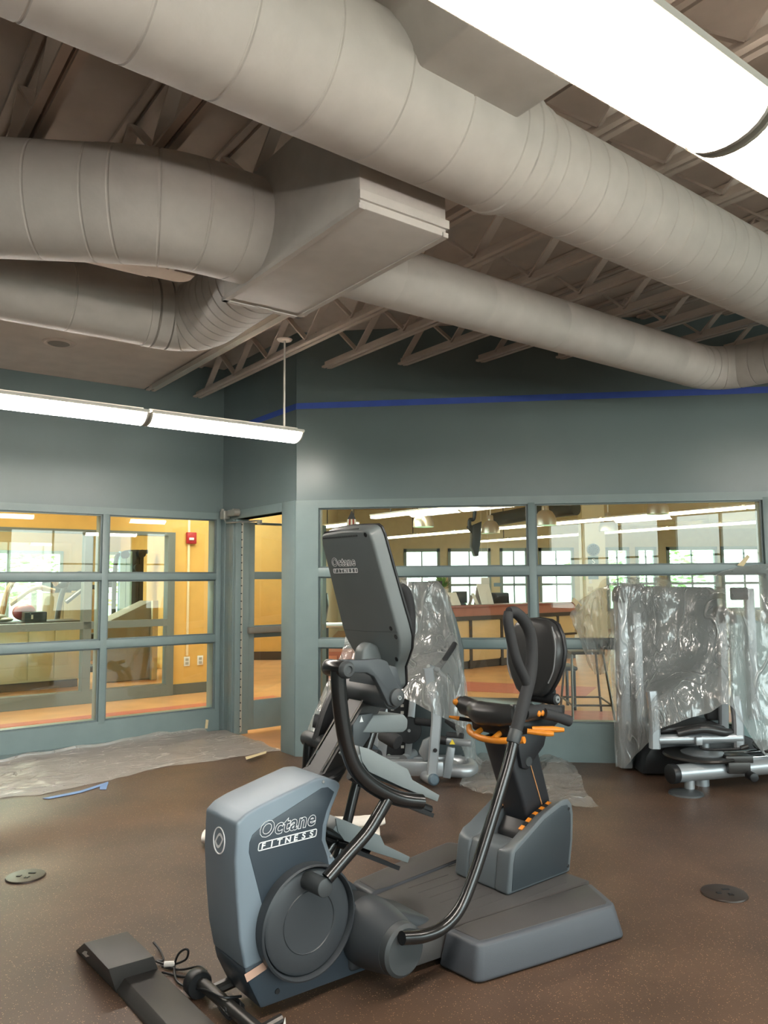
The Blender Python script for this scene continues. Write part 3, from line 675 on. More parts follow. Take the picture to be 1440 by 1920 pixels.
# console on its knuckle, leaning towards the front
kn = G().prism([(.475, 1.17), (.49, 1.245), (.525, 1.27), (.565, 1.255), (.60, 1.19), (.58, 1.10), (.52, 1.08)], -.032, .032, .014, seg=3); part('console_knuckle', kn, CONS, E_)
part('console_bracket', G().prism([(.475, 1.10), (.50, 1.19), (.54, 1.18), (.57, 1.09), (.53, 1.06)], -.185, .06, .008), MATS['rocker_grey'], E_)
LEAN = math.radians(18.0)
CM = Matrix.Translation((.685, .005, 1.055)) @ Matrix.Rotation(-LEAN, 4, 'Y') @ NX      # x to the right as seen from behind, y up the panel, z to the back
half = [(0, .0), (.04, .004), (.075, .03), (.088, .07), (.10, .11), (.135, .15), (.172, .195), (.196, .25), (.199, .30), (.194, .42), (.189, .55), (.186, .68), (.178, .715), (.158, .728), (0, .735)]
outl = half + [(-x, y) for x, y in half[-2:0:-1]]
def slab(z0, z1, inset=0., bev=0., cz=.35):
    b = bmesh.new(); cx = sum(p[0] for p in outl) / len(outl)
    def ins(p, q): return (p[0] * (1 - q / .21), cz + (p[1] - cz) * (1 - q / .36))
    v0 = [b.verts.new(CM @ Vector((*ins(p, 0), z0))) for p in outl]; v1 = [b.verts.new(CM @ Vector((*ins(p, inset), z1))) for p in outl]
    n_ = len(outl); b.faces.new(v0); b.faces.new(v1[::-1])
    for i in range(n_): b.faces.new((v0[i], v0[(i + 1) % n_], v1[(i + 1) % n_], v1[i])[::-1])
    bmesh.ops.recalc_face_normals(b, faces=b.faces)
    gg = G(); gg._bev(b, bev, 4, 30); return gg
con = part('console', slab(-.012, .052, .010, .022), CONS, E_, angle=50)
part('console_face', slab(-.022, -.011, .0, .003), BLACK, E_)
g = G()
for i in range(28):
    x = -.150 + i * .0088
    g.tube([CM @ Vector((x, .726, .036)), CM @ Vector((x, .712, .046)), CM @ Vector((x, .697, .0525))], .0026, 6, 3)
part('vent_slot', g, BLACK, con, 'row of fine vent slots along the top')
g = G()
for x, y in ((.150, .305), (.168, .270), (.135, .172), (.143, .700), (.075, .06)): part('screw', G().lathe([(.0, -.001), (.0085, .0006), (.010, 0)], CM @ Vector((x, y, .052)), CM.to_3x3() @ Vector((0, 0, 1)), 14), BLACK, con)
g = G()
for a, c in (((-.175, .285), (-.02, .285)), ((-.02, .285), (.185, .292))): g.tube([CM @ Vector((a[0], a[1], .0515)), CM @ Vector((c[0], c[1], .0515))], .0012, 5, 0)
part('seam', g, DKGREY, con)
letter(con, CM @ Matrix.Translation((-.135, .575, .0535)), .165, 'outlined lettering on the back of the console')

# moving handle, near side, with drum hub and looped foam grip
def hub(sg):
    g = G().lathe([(.125, .10), (.122, .16), (.112, .22), (.098, .285), (.095, .30)], (.44, 0, .18), (0, sg, 0), 48); hb = part('hub_cover', g, DISC, E_)
    part('hub_cap', G().lathe([(.0, .34), (.080, .34), (.092, .330), (.094, .30)], (.44, 0, .18), (0, sg, 0), 48), DKGREY, hb)
hub(-1); hub(1)
hp = [(.40, -.365, .247), (.50, -.365, .226), (.60, -.365, .228), (.69, -.365, .272), (.765, -.365, .37), (.86, -.362, .53), (.985, -.358, .76), (1.045, -.355, .895)]
part('handle_tube', G().tube(hp, .0235, 20), TUBE, E_)
gp_ = [(1.035, -.355, .875), (1.075, -.354, .955), (1.112, -.352, 1.03), (1.148, -.352, 1.115), (1.160, -.352, 1.20), (1.152, -.352, 1.285), (1.115, -.352, 1.345), (1.06, -.352, 1.383), (1.018, -.352, 1.388), (1.012, -.352, 1.35), (1.030, -.352, 1.27), (1.062, -.352, 1.18), (1.105, -.352, 1.11), (1.128, -.352, 1.07)]
part('foam_grip', G().tube(gp_[:9], [.026, .027, .027, .026, .026, .026, .026, .024, .020], 18).tube(gp_[8:], [.020, .022, .022, .022, .022, .022], 16), FOAM, E_)
part('grip_ferrule', G().cyl((1.02, -.356, .845), (1.045, -.355, .893), .0285, bev=.003), DKGREY, E_)
fh = [(.40, .365, .13), (.50, .365, .14), (.585, .365, .20), (.645, .362, .30), (.70, .362, .45), (.755, .362, .61), (.86, .36, .86)]
part('handle_tube', G().tube(fh, .0235, 16), TUBE, E_)
fg = [(.86, .36, .86), (.94, .36, 1.0), (1.03, .36, 1.13), (1.075, .36, 1.25), (1.078, .36, 1.37), (1.055, .36, 1.46), (1.025, .36, 1.495)]
part('foam_grip', G().tube(fg, [.026, .026, .027, .028, .030, .029, .020], 18), FOAM, E_)

# stepping deck: centre board and two flared side boards
part('spine_cover', G().prism([(.34, .05), (.34, .30), (.42, .285), (.52, .25), (.66, .185), (.80, .12), (.82, .05)], -.135, .135, .03, seg=3), DISC, E_)
part('deck_board', G().prism([(.60, -.21), (.84, -.232), (1.56, -.30), (1.60, -.29), (1.60, .29), (1.56, .30), (.84, .232), (.60, .21)], .03, .136, .008, axis='z'), DECK, E_)
g = G()
for v in (-.17, -.10, -.03, .04, .11, .18): g.span((.9, v, .1355), (1.15, v + .003, .1375)); g.span((1.22, v * 1.4, .1355), (1.5, v * 1.4 + .003, .1375))
part('tread_rib', g, DECK, E_)
def sideboard(sg):
    o0 = [(.71, -.215), (.722, -.405), (.75, -.425), (1.07, -.485), (1.47, -.550), (1.50, -.535), (1.60, -.312), (.84, -.236)]
    top = [(.735, -.238), (.745, -.395), (.770, -.412), (1.07, -.462), (1.45, -.517), (1.475, -.505), (1.58, -.312), (.84, -.236)]
    g = G().prism([(x, sg * -y) for x, y in o0], .004, .138, .022, axis='z', seg=4, ang=30, taper=[(x, sg * -y) for x, y in top])
    sb = part('side_board', g, DECKS, E_)
    ins = [(.770, -.252), (.777, -.385), (.80, -.395), (1.07, -.440), (1.43, -.495), (1.452, -.485), (1.545, -.315), (.84, -.246)]
    part('tread_mat', G().prism([(x, sg * -y) for x, y in ins], .134, .1405, .002, axis='z'), DECK, sb)
sideboard(-1); sideboard(1)
part('rear_roller', G().cyl((1.62, -.24, .055), (1.62, -.18, .055), .05, bev=.006), BLACK, E_)
part('rear_roller', G().cyl((1.62, .18, .055), (1.62, .24, .055), .05, bev=.006), BLACK, E_)

# seat tower and sliding post
tw = [(1.175, .137), (1.195, .27), (1.205, .315), (1.235, .345), (1.283, .362), (1.435, .440), (1.56, .478), (1.615, .480), (1.645, .45), (1.655, .40), (1.645, .28), (1.615, .137)]
inner = [(1.30, .137), (1.28, .30), (1.30, .34), (1.435, .415), (1.56, .455), (1.60, .45), (1.62, .40), (1.60, .137)]
for sg in (-1, 1):
    ck = part('tower_cheek', G().prism([(x, z - .035 if z > .34 else z) for x, z in tw], sg * .085, sg * .17, .014, seg=3, taper=tw), TOWER, E_)
    pn = [(1.200, .150), (1.215, .265), (1.23, .31), (1.30, .345), (1.435, .415), (1.56, .452), (1.605, .45), (1.628, .40), (1.62, .28), (1.59, .150)]
    part('tower_panel', G().prism(pn, sg * .160, sg * .1725, .003), TPAN, ck)
    g = G(); g2 = G()
    for i in range(9):
        f0 = i / 9; xa = 1.345 + .215 * f0; zo = lambda q: (.362 + .513 * (q - 1.283) if q < 1.435 else .440 + .304 * (q - 1.435)) - .024; za = zo(xa)
        (g if i % 2 == 0 else g2).bar((xa, sg * .1, za), (xa + .0235, sg * .1, zo(xa + .0235)), .022, .006)
    part('scale_mark', g, ORANGE, ck, 'orange marks of the seat position scale'); part('scale_gap', g2, BLACK, ck)
    g = G().lathe([(.0, .002), (.007, .002), (.008, 0)], (1.612, sg * .1725, .43), (0, sg, 0), 12).lathe([(.0, .002), (.007, .002), (.008, 0)], (1.595, sg * .1725, .17), (0, sg, 0), 12)
    part('screw', g, BLACK, ck)
part('tower_front', G().prism([(1.178, .137), (1.198, .27), (1.22, .318), (1.29, .325), (1.40, .30), (1.45, .137)], -.09, .09, .014, seg=3), TOWER, E_)
part('tower_core', G().prism([(1.36, .14), (1.38, .33), (1.47, .43), (1.58, .44), (1.60, .14)], -.082, .082, .02, seg=3), BLACK, E_)
g = G().prism([(1.455, .30), (1.395, .48), (1.275, .78), (1.49, .80), (1.535, .66), (1.60, .46), (1.60, .30)], -.075, .075, .018, seg=3); part('seat_post', g, SEATB, E_)
g = G().bar((1.53, -.0765, .445), (1.445, -.0765, .665), .004, .005, up=(0, 1, 0)); part('trim_line', g, mat('copper_line', (210, 150, 100), .4), E_, 'thin copper-coloured line down the post')
g = G().prism([(1.345, .80), (1.36, .70), (1.375, .64), (1.42, .625), (1.46, .66), (1.54, .72), (1.58, .82)], -.095, .095, .010); br = part('seat_bracket', g, SEATB, E_)
part('bolt', G().lathe([(.0, .006), (.012, .006), (.014, .0)], (1.515, -.095, .795), (0, -1, 0), 18), SILVER, br)
part('bolt', G().lathe([(.0, .004), (.022, .004), (.024, .0)], (1.42, -.095, .665), (0, -1, 0), 22), DKGREY, br)

# seat pan, backrest, side grips and the orange levers
def seatpan():
    b = bmesh.new(); nu, nv = 26, 22; T = []
    for j in range(nv + 1):
        row = []
        for i in range(nu + 1):
            u = -1 + 2 * i / nu; v = j / nv; x = 1.225 + .385 * v; y = -.02 + u * (.170 - .015 * v)
            z = .952 + .012 * (abs(u) ** 2.2) - .055 * v + .012 * v * v - .01 * (1 - u * u) * v
            row.append((x, y, z))
        T.append(row)
    top = [[b.verts.new(p) for p in r] for r in T]
    bot = [[b.verts.new((p[0], p[1] * .97, .858 + .012 * abs(-1 + 2 * i / nu))) for i, p in enumerate(r)] for r in T]
    for j in range(nv):
        for i in range(nu):
            b.faces.new((top[j][i], top[j][i + 1], top[j + 1][i + 1], top[j + 1][i])); b.faces.new((bot[j][i], bot[j + 1][i], bot[j + 1][i + 1], bot[j][i + 1]))
    for i in range(nu): b.faces.new((top[0][i], bot[0][i], bot[0][i + 1], top[0][i + 1])); b.faces.new((top[nv][i], top[nv][i + 1], bot[nv][i + 1], bot[nv][i]))
    for j in range(nv): b.faces.new((top[j][0], top[j + 1][0], bot[j + 1][0], bot[j][0])); b.faces.new((top[j][nu], bot[j][nu], bot[j + 1][nu], top[j + 1][nu]))
    bmesh.ops.recalc_face_normals(b, faces=b.faces); gg = G(); gg._bev(b, .028, 4, 50); return gg
sp_ = part('seat_cushion', seatpan(), VINYL, E_, angle=60)
part('seat_roll', G().tube([(1.245, -.175, .912), (1.225, -.10, .905), (1.222, .02, .900), (1.235, .08, .912), (1.24, .145, .917)], [.046, .052, .056, .042, .046], 20), VINYL, E_)
part('seat_pan', G().prism([(1.26, .80), (1.25, .865), (1.60, .865), (1.62, .83), (1.56, .80)], -.13, .12, .014), BLACK, E_)
# backrest: tapered shield with a raised edge
hb = [(0, .945), (.06, .948), (.092, .970), (.13, 1.03), (.160, 1.10), (.168, 1.17), (.152, 1.245), (.118, 1.302), (.072, 1.324), (0, 1.331)]
ob = [(y, z) for y, z in hb] + [(-y, z) for y, z in hb[-2:0:-1]]
def shield(x0, x1, sc_, bev, lean=.10):
    f = lambda p, x: (x + (p[1] - 1.15) * lean, p[0] * sc_, 1.15 + (p[1] - 1.15) * sc_)
    b = bmesh.new(); v0 = [b.verts.new(f(p, x0)) for p in ob]; v1 = [b.verts.new(f(p, x1)) for p in ob]; n_ = len(ob)
    b.faces.new(v0); b.faces.new(v1[::-1])
    for i in range(n_): b.faces.new((v0[i], v0[(i + 1) % n_], v1[(i + 1) % n_], v1[i])[::-1])
    bmesh.ops.recalc_face_normals(b, faces=b.faces); gg = G(); gg._bev(b, bev, 4, 40); return gg
bk = part('backrest', shield(1.56, 1.625, 1.0, .026), VINYL, E_, angle=60)
part('backrest_shell', shield(1.62, 1.645, 1.01, .010), BLACK, E_)
for sg in (-1, 1): part('piping', G().tube([(1.563 + (z - 1.15) * .10, sg * y * 1.0, z) for y, z in ((.128, 1.292), (.150, 1.22), (.153, 1.15), (.145, 1.08), (.118, 1.02))], .0035, 6), mat('grey_piping', (120, 122, 124), .5), bk)
MB_ = Matrix.Translation((1.560 + .008, 0, 1.235)) @ Matrix.Rotation(math.radians(5.7), 4, 'Y') @ NX
badge(bk, MB_, .034, mat('emboss', (26, 27, 28), .3), .0022, 'embossed round badge', fill=False)
part('backrest_hinge', G().cyl((1.625, -.11, .935), (1.625, .11, .935), .028, bev=.004).box((1.64, 0, .955), (.04, .16, .05), .008), BLACK, E_)
part('bolt', G().lathe([(.006, .004), (.016, .004), (.018, .0)], (1.625, -.112, .935), (0, -1, 0), 18, True), SILVER, E_)
# side grips
g = G().tube([(1.30, -.180, .915), (1.42, -.188, .915), (1.52, -.20, .90)], [.030, .028, .026], 16).tube([(1.40, -.21, .905), (1.47, -.225, .885), (1.545, -.242, .858)], [.026, .024, .026], 16)
part('side_grip', g, FOAM, E_)
g = G()
for x in (1.365, 1.39): g.ball((x, -.211, .908), (.012, .008, .014), 12)
part('grip_button', g, ORANGE, E_)
g = G().tube([(1.245, .13, .912), (1.238, .18, .930)], .030, 16, 0); fgp = part('side_grip', g, FOAM, E_)
part('grip_button', G().lathe([(.0, .006), (.018, .005), (.024, 0)], (1.236, .186, .933), (-.25, .95, .25), 16).ball((1.212, .178, .932), (.012, .018, .016), 12), ORANGE, fgp)
# orange levers
g = G().tube([(1.29, .165, .806), (1.235, .10, .795), (1.205, 0, .788), (1.21, -.10, .790), (1.245, -.225, .808)], .0155, 14); g.tube([(1.30, .06, .825), (1.21, .05, .795)], .013, 8, 0).tube([(1.30, -.06, .825), (1.21, -.07, .797)], .013, 8, 0)
part('adjust_bar', g, ORANGE, E_, 'orange bowed lever under the front of the seat')
g = G().tube([(1.36, -.17, .835), (1.44, -.225, .830), (1.48, -.262, .828)], [.012, .015, .009], 10).tube([(1.34, -.16, .825), (1.40, -.225, .817), (1.42, -.25, .815)], [.012, .014, .009], 10)
part('recline_lever', g, ORANGE, E_, 'orange finger levers at the near side of the seat')
g = G().tube([(1.33, .14, .83), (1.27, .22, .842)], [.008, .010], 8, 0); lv = part('recline_lever', g, BLACK, E_)
part('lever_tip', G().tube([(1.272, .214, .841), (1.245, .26, .847)], [.011, .006], 8, 0), ORANGE, lv)

# front foot: cross bar, transport wheels, coiled lead
g = G().tube([(-.115, .20, .055), (-.112, .0, .055), (-.105, -.28, .055)], .022, 14, 0); g.tube([(-.11, -.235, .055), (-.02, -.235, .065)], .016, 10, 0).tube([(-.11, .10, .05), (.02, .10, .06)], .022, 10, 0)
fb = part('front_bar', g, DKMETAL, E_)
part('transport_wheel', G().lathe([(.02, -.026), (.045, -.026), (.048, -.02), (.048, .02), (.045, .026), (.02, .026)], (-.12, .19, .048), (.05, 1, 0), 30), BLACK, E_)
part('transport_wheel', G().lathe([(.02, -.026), (.045, -.026), (.048, -.02), (.048, .02), (.045, .026), (.02, .026)], (-.102, -.31, .048), (.05, 1, 0), 30), BLACK, E_)
part('sticker', G().flat([(-.03, -.252, .035), (-.012, -.252, .035), (-.016, -.252, .075)], .001), WHITE, fb, 'small white sticker')
g = G().tube([(-.10 + .03 * math.cos(k * .55), -.02 - .055 * math.sin(k * .55) - .02 * (k % 3), .035 + .006 * (k % 5)) for k in range(40)], .0055, 6, 3)
part('stowed_lead', g, BLACK, E_)
# grey cover and plate on the column below the shaft
part('column_plate', G().prism([(.40, .955), (.43, .99), (.50, .99), (.485, .90), (.445, .86), (.40, .85)], -.078, -.066, .003), MATS['rocker_grey'], E_)
part('caution_mark', G().flat([(.431, -.0795, .962), (.449, -.0795, .962), (.440, -.0795, .985)], .001), DEC, E_, 'small white triangle')
part('column_shroud', G().prism([(.50, .985), (.66, .970), (.685, .945), (.680, .905), (.655, .893), (.44, .918)], -.085, .085, .012, taper=[(.50, .975), (.66, .962), (.685, .940), (.680, .905), (.655, .893), (.44, .918)]), PEDAL, E_)
# ------------------------------------------------------------------ plastic sheeting
FILM = plastic_film('clear_film', (242, 243, 240), .37)
FILMF = plastic_film('floor_film', (254, 248, 240), .64, stretch=(.5, 1.4, 1), crease=.45, k=1.3)
def nz(p, k=1.0, o=0.): return noise.noise(Vector((p[0] * k + o, p[1] * k - o, p[2] * k + o * .7)))

# sheet taped along the foot of the left glazed wall
near = [(-4.4, -3.25), (-2.74, 5.618), (-2.483, 5.721), (-2.145, 6.068), (-1.861, 6.5), (-1.469, 6.713), (-1.171, 6.966), (-.945, 7.109)]
WI = WING.inverted()
nw = [WI @ Vector((x, y, 0)) for x, y in near[1:]]; nw = [Vector((-5.2, nw[0].y + -.1, 0))] + nw
def floor_film(u, v):
    n_ = len(nw) - 1; q = min(u * n_, n_ - 1e-6); i = int(q); a = nw[i].lerp(nw[i + 1], q - i)
    far = Vector((a.x + (.02 - a.x) * max(0, (u - .72) / .28) * .0 + (.35 if u > .8 else 0) * (u - .8) / .2, -.018, 0)); far.x = min(far.x, .0); far.y = -.02 - .115 * max(0, -far.x - .4)
    if u > .86: far = Vector((.0, -.018 - (u - .86) / .14 * 1.22, 0))
    w = v * 1.08; p = a.lerp(far, min(1, w))
    z = .004 + .022 * (.5 + nz(p, 5)) * min(1, v * 6) + .012 * abs(nz((p.x * 3, p.y * 9, 3.), 1.3)) + .02 * max(0, nz((p.x, p.y * 4, 9.), 1.6)) * min(1, v * 5)
    if v > .9 and u < .86: z += (v - .9) / .1 * .03
    e = .018 * nz((p.x * 6, p.y * 6, 5.)) * (1 - v); return Vector((p.x + e, p.y + e, z))
solo('plastic_sheet', G().sheet(floor_film, 150, 40), FILMF, WING, (-2, -.6, 0), 'crumpled clear plastic sheet on the floor along the left windows and into the doorway', 'plastic sheet', angle=60)
def tape(name, pts, m, label, fr=WORLD, t=.0015): 
    pts = [Vector(p) for p in pts]; solo(name, G().flat(pts, t), m, fr, pts[0], label, 'tape')
def on1(px, py, o=-.016): return PS(px, py, o)
tape('masking_tape', [on1(126, 1417), on1(128, 1411), on1(189, 1398), on1(185, 1406)], MASK, 'strip of cream masking tape holding the plastic sheet to the left wall', WING, -.002)
tape('masking_tape', [on1(384, 1366), on1(386, 1349), on1(391, 1350), on1(389, 1366)], MASK, 'small upright piece of masking tape near the door frame', WING, -.002)
q = [PZ(460, 1419, .033), PZ(500, 1408, .033), PZ(499, 1412, .033), PZ(462, 1424, .033)]
tape('masking_tape', q, MASK, 'cream masking tape along the floor edge of the plastic by the doorway', t=.002)
b1 = [PZ(80, 1497, .003), PZ(150, 1483, .003), PZ(203, 1466, .003), PZ(203, 1470, .003), PZ(150, 1487, .003), PZ(92, 1498, .003)]
lb = mat('light_blue_tape', (120, 150, 196), .6)
g = G().flat(b1, .002).flat([PZ(188, 1470, .0048), PZ(203, 1467, .0048), PZ(199, 1480, .0048), PZ(187, 1480, .0048)], .0015); solo('floor_tape', g, lb, WORLD, b1[0], 'strip of light blue tape lying on the rubber floor at left', 'tape')

struct('baseboard_left', G().prism([(-5, -.50), (-2.5, -.26), (-1.2, -.11), (-.4, -.02), (-.4, -.013), (-5, -.013)], 0, .03, .004, 'z'), FRAMEP, WING)
# round floor boxes
def fbox(x, y, r, label):
    f = thing('floor_box', WORLD, (x, y, 0), label, 'floor outlet cover')
    part('cover', G().lathe([(0, .009), (r - .012, .009), (r - .004, .008), (r, .002), (r, 0)], (x, y, .0), (0, 0, 1), 48), mat('floor_cover', (58, 48, 42), .35, metal=.3), f)
    g = G().box((x + .02, y + .03, .0105), (.035, .012, .003)).box((x - .03, y - .01, .0105), (.02, .02, .003)).box((x + .02, y - .03, .0105), (.03, .005, .003), rot=Matrix.Rotation(.7, 3, 'Z')).box((x + .02, y - .03, .0112), (.005, .03, .003), rot=Matrix.Rotation(.7, 3, 'Z'))
    part('flap', g, BLACK, f)
fbox(-1.879, 4.156, .098, 'round dark floor outlet cover left of the machine'); fbox(1.634, 3.876, .108, 'round dark floor outlet cover right of the machine')

# floor box and flat foot of another machine, cut by the bottom edge
BOXG = mat('charcoal_box', (62, 60, 58), .5, bump=.05, bscale=300, var=.04)
bz = .105
tq = [PZ(c[0], c[1], bz) for c in ((157.5, 1768), (239, 1746), (288, 1793), (203, 1817))]
bq = [PZ(c[0], c[1], 0) for c in ((141.5, 1782), (232, 1762), (304, 1836), (218, 1862))]
bq[1] = bq[0] + (bq[2] - bq[3]) * 1.0
pb_ = thing('power_box', WORLD, (bq[3] + bq[0]) / 2, 'black wedge-sided power box on the floor at lower left with a flat foot', 'power box')
b = bmesh.new(); t4 = [b.verts.new(p) for p in tq]; b4 = [b.verts.new(Vector((p.x, p.y, .0))) for p in bq]
b.faces.new(t4); b.faces.new(b4[::-1])
for i in range(4): b.faces.new((t4[i], b4[i], b4[(i + 1) % 4], t4[(i + 1) % 4]))
bmesh.ops.recalc_face_normals(b, faces=b.faces); g = G(); g._bev(b, .003, 2); part('box_body', g, BOXG, pb_)
e1 = (PZ(268, 1920, .012) - PZ(222, 1866, .012)).normalized(); s1 = PZ(222, 1866, 0); s2 = PZ(306, 1838, 0); e2 = (PZ(392, 1920, .012) - PZ(304, 1836, .012)).normalized(); s1.z = s2.z = 0; dr = (e1 + e2); dr.z = 0; dr.normalize()
wd = (s2 - s1); nn = Vector((-dr.y, dr.x, 0)); hw = abs(wd.dot(nn)) / 2; o = (s1 + s2) / 2 - dr * .03
def bt(a, c, z): q = o + dr * a + nn * c; return Vector((q.x, q.y, z))
b = bmesh.new(); rr = []
for a in (0, 1.1): rr.append([b.verts.new(bt(a, c, z)) for c, z in ((-hw, 0), (-hw, .012), (-hw * .72, .05), (hw * .72, .05), (hw, .012), (hw, 0))])
for i in range(6): b.faces.new((rr[0][i], rr[0][(i + 1) % 6], rr[1][(i + 1) % 6], rr[1][i]))
b.faces.new(rr[0]); b.faces.new(rr[1][::-1]); bmesh.ops.recalc_face_normals(b, faces=b.faces); g = G(); g._bev(b, .002, 1); part('flat_foot', g, BOXG, pb_)
c0 = (tq[0] * .5 + bq[0] * .5) * .78 + (tq[3] * .5 + bq[3] * .5) * .22; ex = (tq[3] - tq[0]).normalized(); ey = (tq[0] - bq[0]).normalized(); nrm = ex.cross(ey); nrm = nrm if nrm.y < 0 else -nrm
part('mark', G().flat([c0 + nrm * .001 + ex * a * 1.5 + ey * c * 1.2 for a, c in ((-.018, -.04), (.014, -.034), (.02, .016), (.004, .004), (-.006, .04), (-.018, .016))], .001), WHITE, pb_, 'small white mark on its end')
cab = [(288, 1767, .02), (300, 1782, .012), (306, 1800, .012), (293, 1802, .014), (312, 1808, .012), (330, 1807, .016), (349, 1798, .05), (353, 1783, .085), (346, 1780, .09), (334, 1790, .06), (327, 1812, .012), (331, 1838, .01), (350, 1850, .012), (388, 1857, .07), (420, 1870, .085), (452, 1868, .06)]
g = G().tube([PZ(*c) for c in cab], .0045, 8, 6)
pc = thing('power_cable', WORLD, PZ(300, 1782, 0), 'thin black power cable looping from the power box to the machine', 'cable')
part('cord', g, BLACK, pc); 
g = G().tube([PZ(*c) for c in ((304, 1812, .008), (340, 1818, .008), (372, 1812, .03), (384, 1818, .06), (384, 1823, .062), (350, 1832, .01), (304, 1823, .008))], .0045, 8, 6); part('cord', g, BLACK, pc)
g = G().tube([PZ(308, 1808, .018), PZ(328, 1807, .018)], .011, 10, 0); part('cable_tie', g, WHITE, pc, 'white tag around the cable')

# white folded drop cloth behind the machine
CLOTH = mat('white_cloth', (238, 232, 222), .7, bump=.3, bscale=25, var=.03)
dc = thing('drop_cloth', WORLD, (-.5, 4.75, 0), 'white folded drop cloth lying on the floor behind the machine', 'drop cloth')
def roll(a, c, w, h, n_):
    a, c = Vector(a), Vector(c); d = (c - a); k = Vector((-d.y, d.x, 0)).normalized()
    def fn(u, v):
        an = 2 * math.pi * v; r = 1 + .10 * math.sin(an * 3 + u * 4) + .12 * nz((u * 6 + n_, math.cos(an), math.sin(an)), 1.5)
        e = min(1, u * 14, (1 - u) * 14) * .25 + .75
        return a + d * u + k * (w * .5 * math.cos(an) * r * e) + Vector((0, 0, h * .5 + h * .5 * math.sin(an) * min(r, 1.0) * e))
    return G().sheet(fn, 50, 28)
part('fold', roll((-1.07, 4.645, .0), (-.04, 4.70, 0), .18, .085, 0), CLOTH, dc, angle=70); part('fold', roll((-.42, 4.70, .075), (-.01, 4.74, .075), .14, .05, 4), CLOTH, dc, angle=70)
part('fold', roll((-1.05, 4.66, .07), (-.7, 4.69, .07), .13, .04, 7), CLOTH, dc, angle=70)

# ------------------------------------------------------------------ leg machine behind, under film
FRM = mat('machine_silver', (176, 182, 186), .34, metal=.55, bump=.02, bscale=300, var=.03)
SHR = mat('shroud_grey', (84, 94, 96), .5, var=.05)
PADG = mat('pad_grey', (128, 130, 122), .5, bump=.05, bscale=300, var=.04)
lm = thing('leg_machine', WORLD, (.2, 6.1, 0), 'silver leg exercise machine behind the trainer, half under plastic film', 'exercise machine')
sq = [(.02, .05), (.66, .05), (.66, .95), (.60, 1.20), (.50, 1.46), (.45, 1.50), (.38, 1.515), (.06, 1.51), (.03, 1.49)]
part('shroud', G().prism(sq, 6.50, 6.62, .02), SHR, lm)
part('base_beam', G().bar((-.22, 6.05, .105), (.44, 5.98, .105), .09, .11, .012), FRM, lm)
g = G().tube([(.44, 5.99, .09), (.60, 5.97, .085), (.66, 6.05, .085), (.64, 6.2, .085), (.50, 6.30, .085)], .05, 16); part('base_loop', g, FRM, lm)
part('rear_beam', G().bar((-.10, 6.38, .06), (.62, 6.38, .06), .08, .1, .01).bar((-.1, 6.1, .06), (-.1, 6.4, .06), .08, .1, .01).bar((.52, 6.1, .06), (.52, 6.4, .06), .08, .1, .01), FRM, lm)
lt_ = [P(802, 1252, 5.9), P(808, 1290, 5.9), P(818, 1335, 5.88), P(815, 1390, 5.86), P(809, 1458, 5.84)]
lev = part('swing_arm', G().rtube(lt_, .075, .055, 6, (1, 0, 0), .01), FRM, lm)
part('arm_hub', G().cyl(P(796, 1455, 5.98), P(813, 1462, 5.78), .042, bev=.006), FRM, lm); part('hub_cap', G().lathe([(0, .018), (.03, .016), (.042, .004), (.043, -.01)], P(813, 1462, 5.78), P(813, 1462, 5.78) - P(796, 1455, 5.98), 24), mat('cap_blue_grey', (86, 104, 116), .4), lm)
part('arm_bolt', G().lathe([(0, .008), (.012, .008), (.016, 0)], P(816, 1407, 5.815), (0, -1, 0), 16), BLACK, lev)
part('handle_grip', G().tube([P(853, 1207, 6.2), P(835, 1235, 6.08), P(818, 1258, 6.0)], .022, 12, 0), FOAM, lm)
g = G().tube([P(822, 1256, 6.0), P(803, 1250, 5.93)], .02, 10, 0).tube([P(818, 1258, 6.0), P(842, 1290, 6.1), P(850, 1360, 6.2)], .03, 10); part('handle_tube', g, FRM, lm)
g = G().bar(P(720, 1372, 5.85), P(712, 1440, 5.9), .07, .07, .008, up=(1, 0, 0)); part('seat_support', g, FRM, lm)
g = G().cyl(P(716, 1375, 5.62), P(747, 1393, 5.52), .052, bev=.014).bar(P(722, 1378, 5.6), P(756, 1363, 5.72), .03, .05, .008); part('roller_pad', g, FOAM, lm)
part('roller_pad', G().cyl(P(683, 1416, 5.85), P(712, 1418, 5.78), .045, bev=.01), FOAM, lm)
part('roller_bracket', G().prism([(P(672, 1388, 5.8).x, P(672, 1388, 5.8).z), (P(690, 1388, 5.8).x, P(690, 1388, 5.8).z), (P(714, 1410, 5.8).x, P(714, 1410, 5.8).z), (P(708, 1424, 5.8).x, P(708, 1424, 5.8).z), (P(680, 1400, 5.8).x, P(680, 1400, 5.8).z)], 5.82, 5.85, .003), NAVY, lm)
pp = P(766, 1369, 6.3); part('pulley', G().lathe([(.012, -.02), (.10, -.018), (.105, -.014), (.092, -.004), (.092, .004), (.105, .014), (.10, .018), (.012, .02)], pp, (.15, -1, 0), 36), BLACK, lm); part('pulley_bolt', G().lathe([(0, .028), (.012, .028), (.014, .0)], pp, (.15, -1, 0), 14), SILVER, lm)
g = G().bar(P(774, 1310, 6.36), P(764, 1425, 6.34), .055, .05, .006, up=(0, 1, 0)); g.cyl(P(757, 1425, 6.3), P(776, 1413, 6.42), .04); part('strut', g, FRM, lm)
part('strut', G().bar(P(718, 1320, 6.3), P(724, 1362, 6.3), .06, .05, .006, up=(0, 1, 0)), FRM, lm)
g = G().span((-.0, 6.43, .10), (.22, 6.49, .60)); ws = part('weight_stack', g, BLACK, lm)
